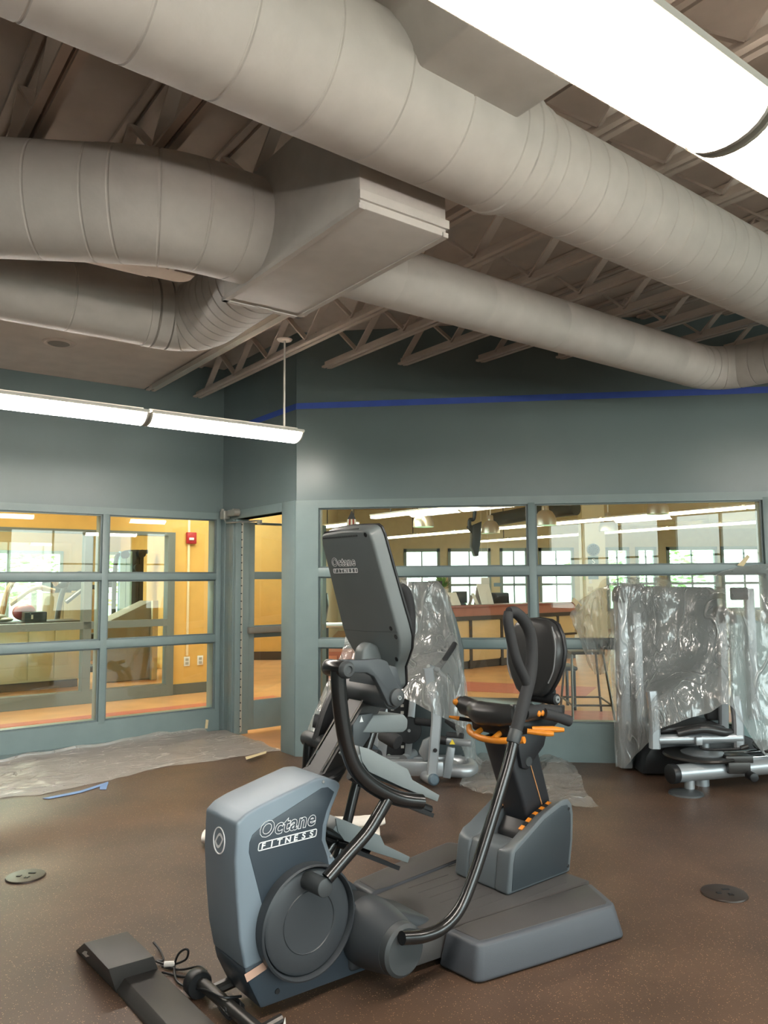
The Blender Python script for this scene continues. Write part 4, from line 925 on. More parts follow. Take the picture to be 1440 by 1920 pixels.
for k in range(7):
    zz = .52 - k * .055
    part('weight_number', G().span((.045, 6.427, zz), (.07, 6.43, zz + .022)), WHITE, ws)
    part('weight_number', G().span((.125, 6.427, zz - .03), (.15, 6.43, zz - .008)), WHITE, ws)
part('selector_knob', G().lathe([(0, .02), (.022, .018), (.026, .006), (.02, 0)], P(738, 1312, 6.40), (0, -1, 0), 20), ORANGE, lm)
g = G().cyl(P(828, 1388, 5.98), P(884, 1394, 5.9), .026, bev=.004); rt = part('range_tube', g, FRM, lm); part('tube_collar', G().cyl(P(825, 1387, 5.985), P(838, 1389, 5.965), .033, bev=.003), BLACK, rt)
cq = P(848, 1392, 5.87); part('caution_label', G().flat([cq + Vector((-.022, -.003, -.014)), cq + Vector((.022, -.003, -.014)), cq + Vector((0, -.003, .024))], .002), mat('caution_yellow', (236, 208, 60), .4), rt, 'yellow caution triangle')
part('range_plate', G().bar(P(846, 1400, 5.95), P(837, 1458, 5.95), .06, .05, .008, up=(0, 1, 0)), mat('plate_grey', (150, 156, 160), .4, metal=.3), lm)
part('cam_plate', G().prism([(P(785, 1410, 6.).x, P(785, 1410, 6.).z), (P(793, 1388, 6.).x, P(793, 1388, 6.).z), (P(806, 1381, 6.).x, P(806, 1381, 6.).z), (P(806, 1420, 6.).x, P(806, 1420, 6.).z), (P(796, 1426, 6.).x, P(796, 1426, 6.).z)], 5.96, 6.02, .006), FRM, lm)
g = G().tube([P(780, 1352, 6.3), P(812, 1356, 6.25)], .03, 12, 0).tube([P(838, 1378, 6.1), P(868, 1381, 6.05)], .026, 12, 0).tube([P(838, 1350, 6.2), P(866, 1372, 6.1)], .026, 12, 0); part('rear_roller_pad', g, FOAM, lm)
g = G().tube([P(588, 1351, 6.05), P(604, 1354, 6.05)], .052, 14, 0); part('roller_pad', g, FOAM, lm); part('roller_stem', G().tube([P(600, 1354, 6.05), P(640, 1362, 6.05), P(690, 1400, 6.0)], .022, 10), DKMETAL, lm)
part('post', G().bar(P(706, 1300, 6.45), P(706, 1440, 6.4), .07, .06, .006, up=(0, 1, 0)), FRM, lm)

bt_ = thing('sanitizer_bottle', WORLD, (.026, 6.73 - .25, 0), 'clear pump bottle of hand sanitizer on the floor beneath the leg machine', 'bottle')
BX = P(729, 1420, 6.47); bx, by = BX.x, BX.y
g = G().lathe([(0, 0), (.042, 0), (.046, .008), (.046, .10), (.036, .125), (.016, .135), (.016, .145), (0, .145)], (bx, by, .0), (0, 0, 1), 24); part('bottle_body', g, mat('clear_bottle', (196, 214, 204), .15), bt_)
part('label', G().lathe([(.0465, .03), (.0468, .03), (.0468, .08), (.0465, .08)], (bx, by, 0), (0, 0, 1), 24, True), mat('green_label', (70, 116, 90), .5), bt_)
part('pump', G().cyl((bx, by, .14), (bx, by, .165), .018).cyl((bx, by, .16), (bx, by, .20), .006).tube([(bx - .012, by, .20), (bx + .02, by, .203), (bx + .042, by, .196)], .008, 8), WHITE, bt_)

# film thrown over the leg machine
def px_net(rows): return [[P(*c) for c in r] for r in rows]
def folds(amp, fu, fv, ph=0.):
    def f(u, v, p):
        a = math.sin(u * fu + 3 * nz((u * 3, v * 2, ph), 1.) * 2) * .5 + nz((u * fu * .7, v * fv, ph + 4), 1.)
        b_ = nz((p.x * 14, p.z * 9, ph), 1.) * .35
        return Vector((0, -amp * (a + b_), 0)) + Vector((.35 * amp * nz((v * 9, u * 3, ph + 8)), 0, .3 * amp * nz((u * 8, v * 3, ph + 2))))
    return f
R_ = px_net([
    [(690, 1096, 6.68), (738, 1087, 6.70), (775, 1084, 6.70), (812, 1086, 6.70), (834, 1104, 6.66)],
    [(655, 1130, 6.58), (734, 1092, 6.45), (775, 1089, 6.44), (818, 1092, 6.44), (838, 1112, 6.46)],
    [(648, 1190, 6.50), (730, 1160, 6.43), (778, 1158, 6.42), (828, 1155, 6.41), (848, 1170, 6.42)],
    [(640, 1225, 6.40), (720, 1210, 6.40), (780, 1208, 6.36), (836, 1208, 6.30), (855, 1206, 6.19)],
    [(608, 1290, 6.30), (700, 1260, 6.25), (775, 1258, 6.05), (822, 1252, 5.95), (868, 1262, 6.15)],
    [(566, 1396, 6.2), (640, 1352, 6.1), (722, 1303, 6.0), (806, 1333, 5.82), (880, 1372, 6.1)]])
g = G().sheet(net(R_, folds(.02, 14, 3)), 90, 110)
R2 = px_net([[(838, 1112, 6.46), (842, 1116, 6.48), (844, 1120, 6.5)], [(855, 1206, 6.17), (858, 1212, 6.25), (860, 1220, 6.35)], [(866, 1262, 6.12), (872, 1275, 6.25), (874, 1290, 6.4)], [(850, 1345, 5.98), (880, 1350, 6.15), (888, 1360, 6.35)], [(872, 1425, 6.15), (885, 1420, 6.25), (892, 1410, 6.45)], [(862, 1475, 5.86), (885, 1468, 6.0), (905, 1425, 6.5)]])
g.sheet(net(R2, folds(.03, 9, 5, 3.)), 36, 90)
T_ = [[PZ(c[0], c[1], .02) for c in r] for r in [[(862, 1476), (874, 1450), (882, 1430), (905, 1420)], [(900, 1492), (910, 1465), (925, 1440), (945, 1418)], [(950, 1506), (965, 1475), (980, 1445), (1000, 1419)], [(1040, 1517), (1040, 1480), (1045, 1452), (1050, 1426)], [(1124, 1519), (1098, 1490), (1092, 1470), (1078, 1440)]]]
def crum(u, v, p): return Vector((0, 0, .02 + .06 * max(0, nz((p.x * 5, p.y * 2.2, 1.), 1.4)) + .035 * nz((p.x * 2, p.y * 8, 6.)) * (1 - abs(2 * u - 1)) + .01 * nz((p.x * 22, p.y * 22, 2.))))
g.sheet(net(T_, crum), 60, 70)
solo('plastic_cover', g, FILM, WORLD, (.5, 6.2, 0), 'clear plastic film draped over the leg machine and trailing across the floor', 'plastic sheet', angle=70)

# ------------------------------------------------------------------ rotary machine on the right, under film
rm = thing('rotary_machine', WORLD, (2.3, 6.1, 0), 'silver and black seated exercise machine under plastic by the right windows', 'exercise machine')
part('shroud', G().prism([(1.90, .02), (2.74, .02), (2.74, 1.42), (2.70, 1.45), (1.93, 1.47), (1.90, 1.44)], 6.36, 6.46, .02), SHR, rm)
part('post', G().span((1.885, 6.27, .02), (1.965, 6.36, 1.34), .012), FRM, rm)
part('post_cap', G().prism([(1.875, 1.335), (1.875, 1.42), (1.91, 1.47), (2.10, 1.485), (2.12, 1.43), (2.02, 1.40), (1.975, 1.335)], 6.25, 6.40, .015), BLACK, rm)
part('inner_post', G().span((2.02, 6.31, .02), (2.09, 6.36, 1.25), .01), FRM, rm)
part('base_panel', G().prism([(1.98, .02), (2.02, .16), (2.12, .30), (2.75, .32), (3.0, .22), (3.12, .02)], 6.1, 6.34, .012), BLACK, rm)
part('base_tube', G().cyl((2.05, 5.62, .14), (3.3, 5.98, .14), .062, seg=24), FRM, rm)
part('tube_cap', G().cyl((2.015, 5.61, .14), (2.07, 5.626, .14), .068, bev=.01), BLACK, rm)
part('foot_post', G().cyl((2.17, 5.655, .03), (2.17, 5.655, .14), .036), FRM, rm); part('foot_pad', G().lathe([(0, .03), (.06, .03), (.115, .012), (.12, 0)], (2.13, 5.62, 0), (0, 0, 1), 30), DKGREY, rm)
part('foot_post', G().cyl((2.34, 5.85, .0), (2.34, 5.85, .12), .05), FRM, rm)
g = G().lathe([(0, .0), (.25, .0), (.26, .012), (.25, .024), (0, .03)], (2.33, 5.86, .205), (0, 0, 1), 44); part('turntable', g, DKMETAL, rm)
part('turntable_plate', G().lathe([(0, .0), (.15, .0), (.155, .01), (.10, .03), (0, .03)], (2.35, 5.84, .232), (0, 0, 1), 36), FRM, rm); part('spindle', G().cyl((2.36, 5.82, .23), (2.36, 5.82, .36), .03), FRM, rm)
part('cross_bar', G().cyl((1.99, 5.75, .352), (2.60, 5.75, .362), .036, seg=20), FRM, rm)
for x0_, zt in ((1.965, .70), (2.575, .66)): part('seat_post', G().rtube([(x0_, 5.75, .29), (x0_ + .005, 5.75, .5), (x0_ - .005, 5.76, zt)], .075, .06, 4, (1, 0, 0), .014), FRM, rm)
def cushion(pts, r): return G().tube(pts, r, 18)
part('seat_pad', G().prism([(2.0, .39), (2.10, .43), (2.35, .46), (2.50, .44), (2.56, .39)], 5.80, 6.12, .02), VINYL, rm); part('seat_roll', G().tube([(2.13, 5.74, .395), (2.25, 5.72, .425), (2.33, 5.72, .43), (2.46, 5.735, .405), (2.53, 5.76, .40)], [.028, .034, .036, .034, .026], 16), VINYL, rm)
part('back_pad', G().span((2.45, 5.98, .44), (2.62, 6.06, .64), .03), VINYL, rm)
part('lever', G().tube([(2.28, 5.73, .31), (2.32, 5.70, .29), (2.52, 5.66, .30), (2.58, 5.65, .315)], .010, 8), BLACK, rm); part('lever_tip', G().cyl((2.55, 5.655, .307), (2.60, 5.648, .325), .017), DKMETAL, rm)
g = G().box((2.55, 5.75, .22), (.2, .14, .05), .006).box((2.53, 5.7, .17), (.16, .12, .08), .006); part('slide_block', g, DKMETAL, rm); part('rail', G().cyl((2.38, 5.72, .21), (2.9, 5.86, .21), .014).cyl((2.38, 5.80, .23), (2.9, 5.94, .23), .014), CHROME, rm)
part('adjust_knob', G().cyl((2.60, 5.57, .12), (2.60, 5.66, .12), .032, bev=.008), BLACK, rm); part('foot_plate', G().lathe([(0, .0), (.09, .0), (.092, .012), (0, .014)], (2.83, 5.86, .27), (0, -.3, 1), 30), DKMETAL, rm)
part('latch', G().box((2.27, 5.705, .35), (.05, .03, .06), .008), FRM, rm)
g = G().rtube([(2.57, 5.98, .3), (2.575, 5.95, .8), (2.57, 5.93, 1.20)], .07, .05, 6, (1, 0, 0), .012); part('mast', g, FRM, rm)
part('mast_pad', G().box((2.565, 5.92, 1.245), (.11, .07, .13), .028), FOAM, rm); part('mast_pad', G().box((2.66, 5.93, 1.22), (.05, .05, .09), .016), FOAM, rm)
part('upper_arm', G().bar((2.95, 6.27, 1.44), (2.95, 6.27, .4), .07, .06, .01, up=(0, 1, 0)), FRM, rm)
part('console_box', G().box((2.84, 6.2, 1.40), (.13, .05, .10), .01), BLACK, rm)
part('guard_panel', G().prism([(2.80, .02), (3.6, .02), (3.6, 1.0), (2.80, 1.25)], 6.30, 6.34, .01), mat('guard_aqua', (150, 176, 176), .5, var=.05), rm)

Rr = px_net([
    [(1143, 1096, 6.51), (1160, 1086, 6.51), (1215, 1083, 6.49), (1290, 1077, 6.45), (1350, 1070, 6.41), (1400, 1061, 6.37), (1450, 1055, 6.33), (1520, 1046, 6.28)],
    [(1141, 1112, 6.30), (1158, 1094, 6.22), (1215, 1094, 6.22), (1290, 1102, 6.16), (1350, 1112, 6.02), (1385, 1112, 6.02), (1450, 1100, 6.08), (1520, 1090, 6.1)],
    [(1144, 1190, 6.24), (1160, 1190, 6.20), (1215, 1180, 6.20), (1290, 1160, 6.08), (1347, 1142, 5.87), (1386, 1150, 5.86), (1450, 1180, 5.98), (1520, 1180, 6.0)],
    [(1147, 1280, 6.22), (1163, 1280, 6.18), (1206, 1265, 6.08), (1280, 1245, 6.0), (1342, 1220, 5.86), (1384, 1220, 5.82), (1450, 1260, 5.95), (1520, 1260, 5.95)],
    [(1151, 1365, 6.22), (1167, 1365, 6.18), (1206, 1335, 5.92), (1236, 1308, 5.66), (1320, 1280, 5.78), (1376, 1285, 5.72), (1440, 1335, 5.9), (1520, 1340, 5.9)],
    [(1154, 1438, 6.22), (1174, 1437, 6.19), (1212, 1396, 5.95), (1238, 1366, 5.60), (1330, 1336, 5.68), (1372, 1325, 5.66), (1436, 1418, 5.80), (1520, 1432, 5.8)]])
g = G().sheet(net(Rr, folds(.026, 24, 3, 7.)), 150, 120)
Fl = [[PR(1148, 1090, -.03) + Vector((0, -.12, 0)), PR(1118, 1106, -.03), PR(1092, 1122, -.018), PR(1078, 1140, -.02)], [PR(1146, 1140, -.05) + Vector((0, -.10, 0)), PR(1125, 1150, -.07), PR(1098, 1158, -.06), PR(1068, 1156, -.03)], [PR(1142, 1200, -.05) + Vector((0, -.08, 0)), PR(1128, 1208, -.06), PR(1106, 1204, -.06), PR(1086, 1196, -.04)], [PR(1140, 1258, -.05), PR(1130, 1263, -.05), PR(1116, 1264, -.05), PR(1104, 1248, -.04)]]
g.sheet(net(Fl, folds(.025, 14, 6, 11.)), 50, 60)
solo('plastic_cover', g, FILM, WORLD, (2.5, 6.2, 0), 'large clear plastic film taped to the window and draped over the right machine', 'plastic sheet', angle=70)
tape('masking_tape', [PR(1071, 1127, -.024), PR(1076, 1120, -.024), PR(1092, 1135, -.024), PR(1086, 1141, -.024)], MASK, 'tilted masking tape at the left tip of the large plastic film', t=-.003)
tape('masking_tape', [PR(1382, 1060, -.024), PR(1401, 1040, -.024), PR(1406, 1044, -.024), PR(1394, 1062, -.024)], MASK, 'slanted masking tape holding the plastic film to the upper window rail', t=-.003)
# ------------------------------------------------------------------ lobby beyond the right windows
DARKF = mat('dark_trim', (70, 58, 50), .5)
TEALF = mat('lobby_window_frame', (150, 172, 174), .45)
COUNT = mat('counter_red', (186, 120, 100), .4, var=.06)
MAPLE = mat('desk_panel', (226, 190, 138), .45, var=.07, vscale=3)
STRIPM = mat('lobby_lens', (255, 240, 214), .4, emit=(255, 236, 204), estr=2.2)
LCEIL = mat('lobby_ceiling', (206, 194, 160), .7, var=.03)
YF = 24.0
def fx(px): return P(px, 1060, YF).x
zt, zb = 2.52, .55
op = [(fx(757), fx(825)), (fx(840), fx(920)), (fx(937), fx(990)), (fx(1010), fx(1076)), (fx(1135), fx(1180)), (fx(1192), fx(1231)), (fx(1250), fx(1345)), (fx(1352), fx(1440))]
g = G(); xs = [-2.2] + [v for o in op for v in o] + [15.9]
for i in range(0, len(xs), 2): g.span((xs[i], YF, 0), (xs[i + 1], YF + .2, 3.9))
for a, c in op: g.span((a, YF, zt), (c, YF + .2, 3.9)); g.span((a, YF, 0), (c, YF + .2, zb))
struct('wall_lobby', g, CREAM)
for k, (a, c) in enumerate(op):
    w = thing('window_%d' % (10 + k), WORLD, (a, YF, zb), None, None, kind='structure')
    g = G(); g.span((a, YF - .04, zb), (a + .09, YF + .1, zt)); g.span((c - .09, YF - .04, zb), (c, YF + .1, zt)); g.span((a, YF - .04, zt - .1), (c, YF + .1, zt)); g.span((a, YF - .04, zb), (c, YF + .1, zb + .08))
    m_ = (a + c) / 2; g.span((m_ - .02, YF, zb), (m_ + .02, YF + .06, zt)); g.span((a, YF, 1.35), (c, YF + .06, 1.42))
    part('window_frame', g, TEALF, w); part('pane', G().span((a, YF + .04, zb), (c, YF + .05, zt)), GLASS, w)
g = G().span((-4.8, 15.3, 0), (-1.45, 15.45, 3.9)); struct('wall_lobby_left', g, OCHRE)
struct('baseboard_lobby', G().span((-4.8, 15.27, 0), (-1.45, 15.3, .16)), DARKF)
struct('wall_lobby_return', G().span((-1.6, 15.45, 0), (-1.45, 24, 3.9)).span((15.9, 5.0, 0), (16.05, 24.2, 3.9)), CREAM)
struct('ceiling_lobby', G().prism([rxy(-.0, .15), rxy(6.3, .15), (16, 5), (16, 24.2), (-5, 24.2), wxy(1.4, 2.9), wxy(.1, .1)], 3.75, 3.85, axis='z'), LCEIL)
struct('trim_3', G().span((7.2, 17.0, 2.75), (15.9, 19.0, 3.75)).prism([(5.2, 19.0), (7.2, 17.0), (7.2, 19.0)], 2.85, 3.75, axis='z'), LCEIL)

def bush(name, x, y, z, r, seed, label, n=420):
    rnd = random.Random(seed); g = G(); b = bmesh.new()
    for i in range(n):
        while True:
            q = Vector((rnd.uniform(-1, 1), rnd.uniform(-1, 1), rnd.uniform(-1, 1)))
            if q.length < 1: break
        c = Vector((x + q.x * r, y + q.y * r * .6, z + q.z * r * .8)); s_ = rnd.uniform(.10, .2)
        R = Matrix.Rotation(rnd.uniform(0, 6.3), 3, 'Z') @ Matrix.Rotation(rnd.uniform(-1, 1), 3, 'X')
        v = [b.verts.new(c + R @ Vector(p) * s_) for p in ((-1, 0, 0), (0, -.45, .1), (1, 0, 0), (0, .45, .1))]; b.faces.new(v)
    g._merge(b); t_ = thing(name, WORLD, (x, y, 0), label, 'tree')
    part('foliage', g, mat('leaf_green', (150, 190, 110), .6, var=.35, vscale=2), t_, kind='stuff'); part('trunk', G().tube([(x, y, 0), (x + .1, y, z * .5), (x, y, z)], [.12, .09, .05], 8), mat('bark', (110, 96, 78), .8), t_)
bush('tree', 8.3, 29, 2.1, 1.4, 1, 'pale green leafy tree outside, left of the right-hand lobby windows')
bush('tree', 11.0, 30, 1.9, 1.5, 2, 'pale green leafy tree outside, at the right end of the lobby windows')
struct('ground_outside', G().span((-30, 24.3, -.3), (40, 60, -.2)), mat('lawn', (150, 176, 130), .9, var=.2))

# strip lights in rows across the lobby ceiling
def lrow(a, c, n, label):
    a, c = Vector(a), Vector(c); t_ = thing('lobby_strip_light', WORLD, (a + c) / 2, label, 'light', 'lobby strip lights')
    d = (c - a) / n
    for i in range(n):
        p, q = a + d * (i + .02), a + d * (i + .98)
        part('lens', G().bar(p, q, .15, .05, .015), STRIPM, t_); part('housing', G().bar(p + Vector((0, 0, .04)), q + Vector((0, 0, .04)), .18, .03, .008), HOUS, t_)
    for f in (.1, .9): part('hanger_rod', G().cyl(a.lerp(c, f), a.lerp(c, f) + Vector((0, 0, 3.75 - a.z)), .012, seg=6), DKMETAL, t_)
lrow((-.22, 14.40, 2.71), (3.2, 9.85, 2.71), 4, 'lobby strip light row nearest the gym, above the first pendant')
lrow((.07, 21.1, 2.70), (6.9, 11.6, 2.70), 8, 'long lobby strip light row running behind the pendants')
lrow((2.9, 24.0 - .6, 2.70), (8.9, 14.6, 2.70), 8, 'lobby strip light row furthest from the gym')
lrow((-1.3, 16.65, 2.70), (-.55, 15.75, 2.70), 1, 'short lobby strip light by the hanging flag')

# pendant lamps
ALU = mat('spun_aluminium', (206, 200, 186), .3, metal=.7); LAMP = mat('pendant_glow', (255, 244, 220), .4, emit=(255, 240, 214), estr=6.)
def pendant(px, py, Y, r, label):
    c = P(px, py, Y); t_ = thing('pendant_lamp', WORLD, c, label, 'lamp', 'lobby pendant lamps')
    g = G().lathe([(r, 0), (r * .97, .10), (r * .85, r * .9), (r * .62, r * 1.25), (r * .34, r * 1.4), (r * .30, r * 1.9), (r * .22, r * 2.0), (0, r * 2.02)], c, (0, 0, 1), 30); part('shade', g, ALU, t_)
    part('glow_disc', G().lathe([(0, .012), (r * .93, .012)], c, (0, 0, 1), 24), LAMP, t_); part('cord', G().cyl(c + Vector((0, 0, r * 2)), Vector((c.x, c.y, 3.75)), .012, seg=6), WHITE, t_)
pendant(794, 988, 13.5, .185, 'leftmost aluminium pendant lamp in the lobby'); pendant(920, 1000, 15.5, .185, 'aluminium pendant lamp left of the window mullion, beside the hanging screen')
pendant(1023, 985, 14.0, .20, 'aluminium pendant lamp just right of the window mullion'); pendant(1141, 996, 16.0, .195, 'aluminium pendant lamp above and right of the wall clock'); pendant(1234, 964, 13.5, .19, 'rightmost aluminium pendant lamp in the lobby')
dk = thing('ventilation_duct', WORLD, P(940, 972, 20), 'dark round duct under the lobby ceiling', 'duct'); part('duct_run', G().tube([P(925, 975, 18), P(995, 962, 17), P(1080, 952, 16)], .16, 20, 0), mat('dark_duct', (74, 74, 70), .6), dk)

# hanging screen, flag, clock and notices
scn = thing('hanging_screen', WORLD, P(890, 1000, 14), 'black flat screen seen edge-on, hanging on a bent arm', 'screen')
part('ceiling_arm', G().tube([P(889, 960, 14) + Vector((0, 0, .9)), P(890, 964, 14), P(881, 975, 14), P(880, 990, 14)], .035, 10), BLACK, scn)
part('screen_body', G().prism([(P(885, 985, 14).x, P(885, 985, 14).z), (P(902, 978, 14).x, P(902, 978, 14).z), (P(900, 1015, 14).x, P(900, 1015, 14).z), (P(896, 1043, 14).x, P(896, 1043, 14).z), (P(890, 1042, 14).x, P(890, 1042, 14).z), (P(884, 1025, 14).x, P(884, 1025, 14).z)], 13.9, 14.3, .01), BLACK, scn)
part('bracket', G().bar(P(878, 985, 14), P(890, 1000, 14), .05, .10, .01), BLACK, scn)
fg_ = thing('hanging_flag', WORLD, P(659, 970, 14), 'star-spangled striped flag hanging in a point behind the console', 'flag')
fa, fb_, fc_ = P(660, 957, 14), P(648, 980, 14), P(670, 980, 14)
part('canton', G().flat([fa, fa.lerp(fb_, .72), fa.lerp(fc_, .72)], .02), mat('flag_navy', (60, 62, 70), .8), fg_)
for i in range(5): part('stripe', G().flat([fa.lerp(fb_, .72).lerp(fa.lerp(fc_, .72), i / 5), fb_.lerp(fc_, i / 5) + Vector((0, 0, -.25)), fb_.lerp(fc_, (i + 1) / 5) + Vector((0, 0, -.25)), fa.lerp(fb_, .72).lerp(fa.lerp(fc_, .72), (i + 1) / 5)], .02), mat('flag_red', (150, 70, 62), .8) if i % 2 else WHITE, fg_)
part('cord', G().cyl(fa, Vector((fa.x, fa.y, 3.75)), .008, seg=6), WHITE, fg_)
YC = 17.0; cc = P(1112, 1031, YC)
struct('pillar_lobby', G().span((P(1092, 1000, YC).x, YC, 0), (P(1134, 1000, YC).x, YC + .35, 3.75)), CREAM)
ck_ = thing('wall_clock', WORLD, cc, 'round wall clock with a grey rim on the lobby pillar', 'clock'); rr_ = .135
part('rim', G().lathe([(rr_ * .86, -.005), (rr_ * .86, .03), (rr_, .035), (rr_ * 1.02, .0), (rr_, -.005)], cc + Vector((0, -.01, 0)), (0, -1, 0), 36, True), mat('clock_rim', (86, 100, 104), .4), ck_)
part('face', G().lathe([(0, .012), (rr_ * .88, .012)], cc + Vector((0, -.01, 0)), (0, -1, 0), 36), WHITE, ck_)
g = G()
for i in range(12):
    a = i * math.pi / 6; g.box(cc + Vector((math.sin(a) * rr_ * .72, -.024, math.cos(a) * rr_ * .72)), (.008, .003, .022), rot=Matrix.Rotation(a, 3, 'Y'))
part('hour_mark', g, DKGREY, ck_, kind='stuff')
part('hand', G().bar(cc + Vector((0, -.026, 0)), cc + Vector((.05, -.026, .04)), .004, .012, up=(0, 1, 0)), BLACK, ck_); part('hand', G().bar(cc + Vector((0, -.028, 0)), cc + Vector((-.02, -.028, -.09)), .004, .009, up=(0, 1, 0)), BLACK, ck_)
def notice(px0, py0, px1, py1, m, label, Y=YC - .004, name='wall_notice', cat='notice'):
    a, c = P(px0, py0, Y), P(px1, py1, Y); return solo(name, G().span((a.x, Y - .012, c.z), (c.x, Y, a.z)), m, WORLD, a, label, cat)
nb = thing('wall_notice', WORLD, P(1113, 1053, YC), 'grey square notice with white marks under the wall clock', 'notice'); a, c = P(1102, 1043, YC), P(1122, 1061, YC)
part('board', G().span((a.x, YC - .016, c.z), (c.x, YC - .002, a.z)), mat('notice_grey', (110, 134, 138), .4), nb)
me, wd = text_mesh('S', .17); part('lettering', G().mesh(me, Matrix.Translation((P(1110, 1057, YC).x, YC - .018, P(1110, 1057, YC).z)) @ RX).span((P(1104, 1, YC).x, YC - .018, P(1104, 1052, YC).z), (P(1108, 1, YC).x, YC - .016, P(1104, 1053, YC).z)).span((P(1117, 1, YC).x, YC - .018, P(1104, 1052, YC).z), (P(1121, 1, YC).x, YC - .016, P(1104, 1053, YC).z)), DEC, nb)
notice(1103, 1079, 1122, 1086, mat('notice_blue', (88, 116, 140), .4), 'blue-grey strip notice on the lobby pillar')
notice(1104, 1086, 1110, 1094, WHITE, 'small white thermostat below the blue notice', name='thermostat', cat='thermostat'); notice(1102, 1100, 1112, 1109, mat('frame_tan', (190, 170, 120), .5), 'small tan framed notice low on the lobby pillar')
notice(1094, 1080, 1097, 1087, mat('paper_green', (190, 226, 176), .6), 'small pale green paper on the edge of the lobby pillar')

# reception desk
D0 = Vector((.78, 12.98, 0)); DD = U1.copy(); DN = -U2
def dp(a, n_, z): q = D0 + DD * a + DN * n_; return Vector((q.x, q.y, z))
def dbox(a0, a1, n0, n1, z0, z1, bev=.0):
    return G().box(tuple(dp((a0 + a1) / 2, (n0 + n1) / 2, (z0 + z1) / 2)), (abs(a1 - a0), abs(n1 - n0), abs(z1 - z0)), bev, Matrix.Rotation(math.atan2(DD.y, DD.x), 3, 'Z'))
ds = thing('reception_desk', WORLD, dp(1.5, 0, 0), 'long reception desk with maple panels, dark rails and a red counter', 'desk')
part('plinth', dbox(.0, 3.7, -.7, -.03, 0, .13), DARKF, ds); part('desk_body', dbox(.02, 3.68, -.7, -.02, .13, .86), MAPLE, ds)
for a0, a1 in ((.32, .86), (.92, 1.62), (1.68, 2.38), (2.44, 3.14)): part('front_panel', dbox(a0, a1, -.02, .0, .15, .82, .004), MAPLE, ds)
for a in (.25, .86, 1.62, 2.38, 3.14): part('stile', dbox(a, a + .06, -.02, .012, .0, .86), DARKF, ds)
part('end_post', dbox(0, .22, -.04, .03, .10, 1.0, .006), COUNT, ds); part('rail', dbox(-.02, 3.7, -.03, .03, .83, .90), DARKF, ds); part('rail', dbox(.25, 3.7, -.025, .02, .46, .50), DARKF, ds)
part('fascia', dbox(.0, 3.7, -.12, .0, .90, 1.05), COUNT, ds); part('counter', dbox(-.05, 3.75, -.42, .06, 1.05, 1.09, .008), mat('counter_top', (150, 92, 80), .35), ds)
mon = thing('monitor', WORLD, dp(.25, -.25, 1.09), 'black flat monitor on a stand at the left end of the desk', 'monitor')
part('screen', dbox(.14, .44, -.25, -.21, 1.19, 1.52, .01), BLACK, mon); part('stand', dbox(.26, .32, -.24, -.22, 1.09, 1.25), DKMETAL, mon); part('foot', dbox(.18, .40, -.32, -.14, 1.09, 1.105), DKMETAL, mon)
mon = thing('monitor', WORLD, dp(.95, -.25, 1.09), 'low dark monitor turned away on the middle of the desk', 'monitor')
part('screen', dbox(.72, 1.05, -.28, -.24, 1.12, 1.33, .01), DKMETAL, mon); part('foot', dbox(.80, .98, -.34, -.2, 1.09, 1.12), BLACK, mon)
def stand(a, w, h, m, label, name='brochure_stand', cat='brochure stand'):
    t_ = thing(name, WORLD, dp(a, -.1, 1.09), label, cat)
    b = bmesh.new(); q = [dp(a, -.06, 1.092), dp(a + w, -.06, 1.092), dp(a + w, -.18, 1.09 + h), dp(a, -.18, 1.09 + h)]; part('panel', G().flat(q, .012), m, t_); part('back_leg', G().flat([dp(a, -.26, 1.092), dp(a + w, -.26, 1.092), dp(a + w, -.185, 1.09 + h * .9), dp(a, -.185, 1.09 + h * .9)], .008), WHITE, t_)
    return t_
stand(.52, .2, .22, WHITE, 'white leaning card stand beside the left monitor'); s_ = stand(1.22, .30, .36, WHITE, 'tall white brochure rack with dark pictures on the desk')
for i in range(3):
    for j in range(2):
        a = 1.25 + j * .135; h = .03 + i * .11; f = lambda q: dp(a + q[0], -.06 - .12 * (h + q[1]) / .36 + .004, 1.09 + h + q[1]); part('picture', G().flat([f((0, 0)), f((.11, 0)), f((.11, .085)), f((0, .085))], .004), mat('picture_grey', (130, 140, 138), .5), s_)
stand(1.08, .07, .2, WHITE, 'narrow white card leaning beside the dark monitor')
pt = thing('poster', WORLD, P(910, 1098, 16), 'white poster with a blue boat drawing hanging behind the desk', 'poster'); a, c = P(902, 1083, 16), P(918, 1115, 16)
part('sheet', G().span((a.x, 16, c.z), (c.x, 16.01, a.z)), WHITE, pt); part('picture', G().span((P(904, 1, 16).x, 15.992, P(904, 1100, 16).z), (P(916, 1, 16).x, 16, P(904, 1093, 16).z)), mat('poster_blue', (120, 146, 160), .5), pt)
part('cord', G().cyl((a.x + .02, 16.005, a.z), (a.x + .02, 16.005, 3.75), .004, seg=6), WHITE, pt); part('cord', G().cyl((c.x - .02, 16.005, a.z), (c.x - .02, 16.005, 3.75), .004, seg=6), WHITE, pt)
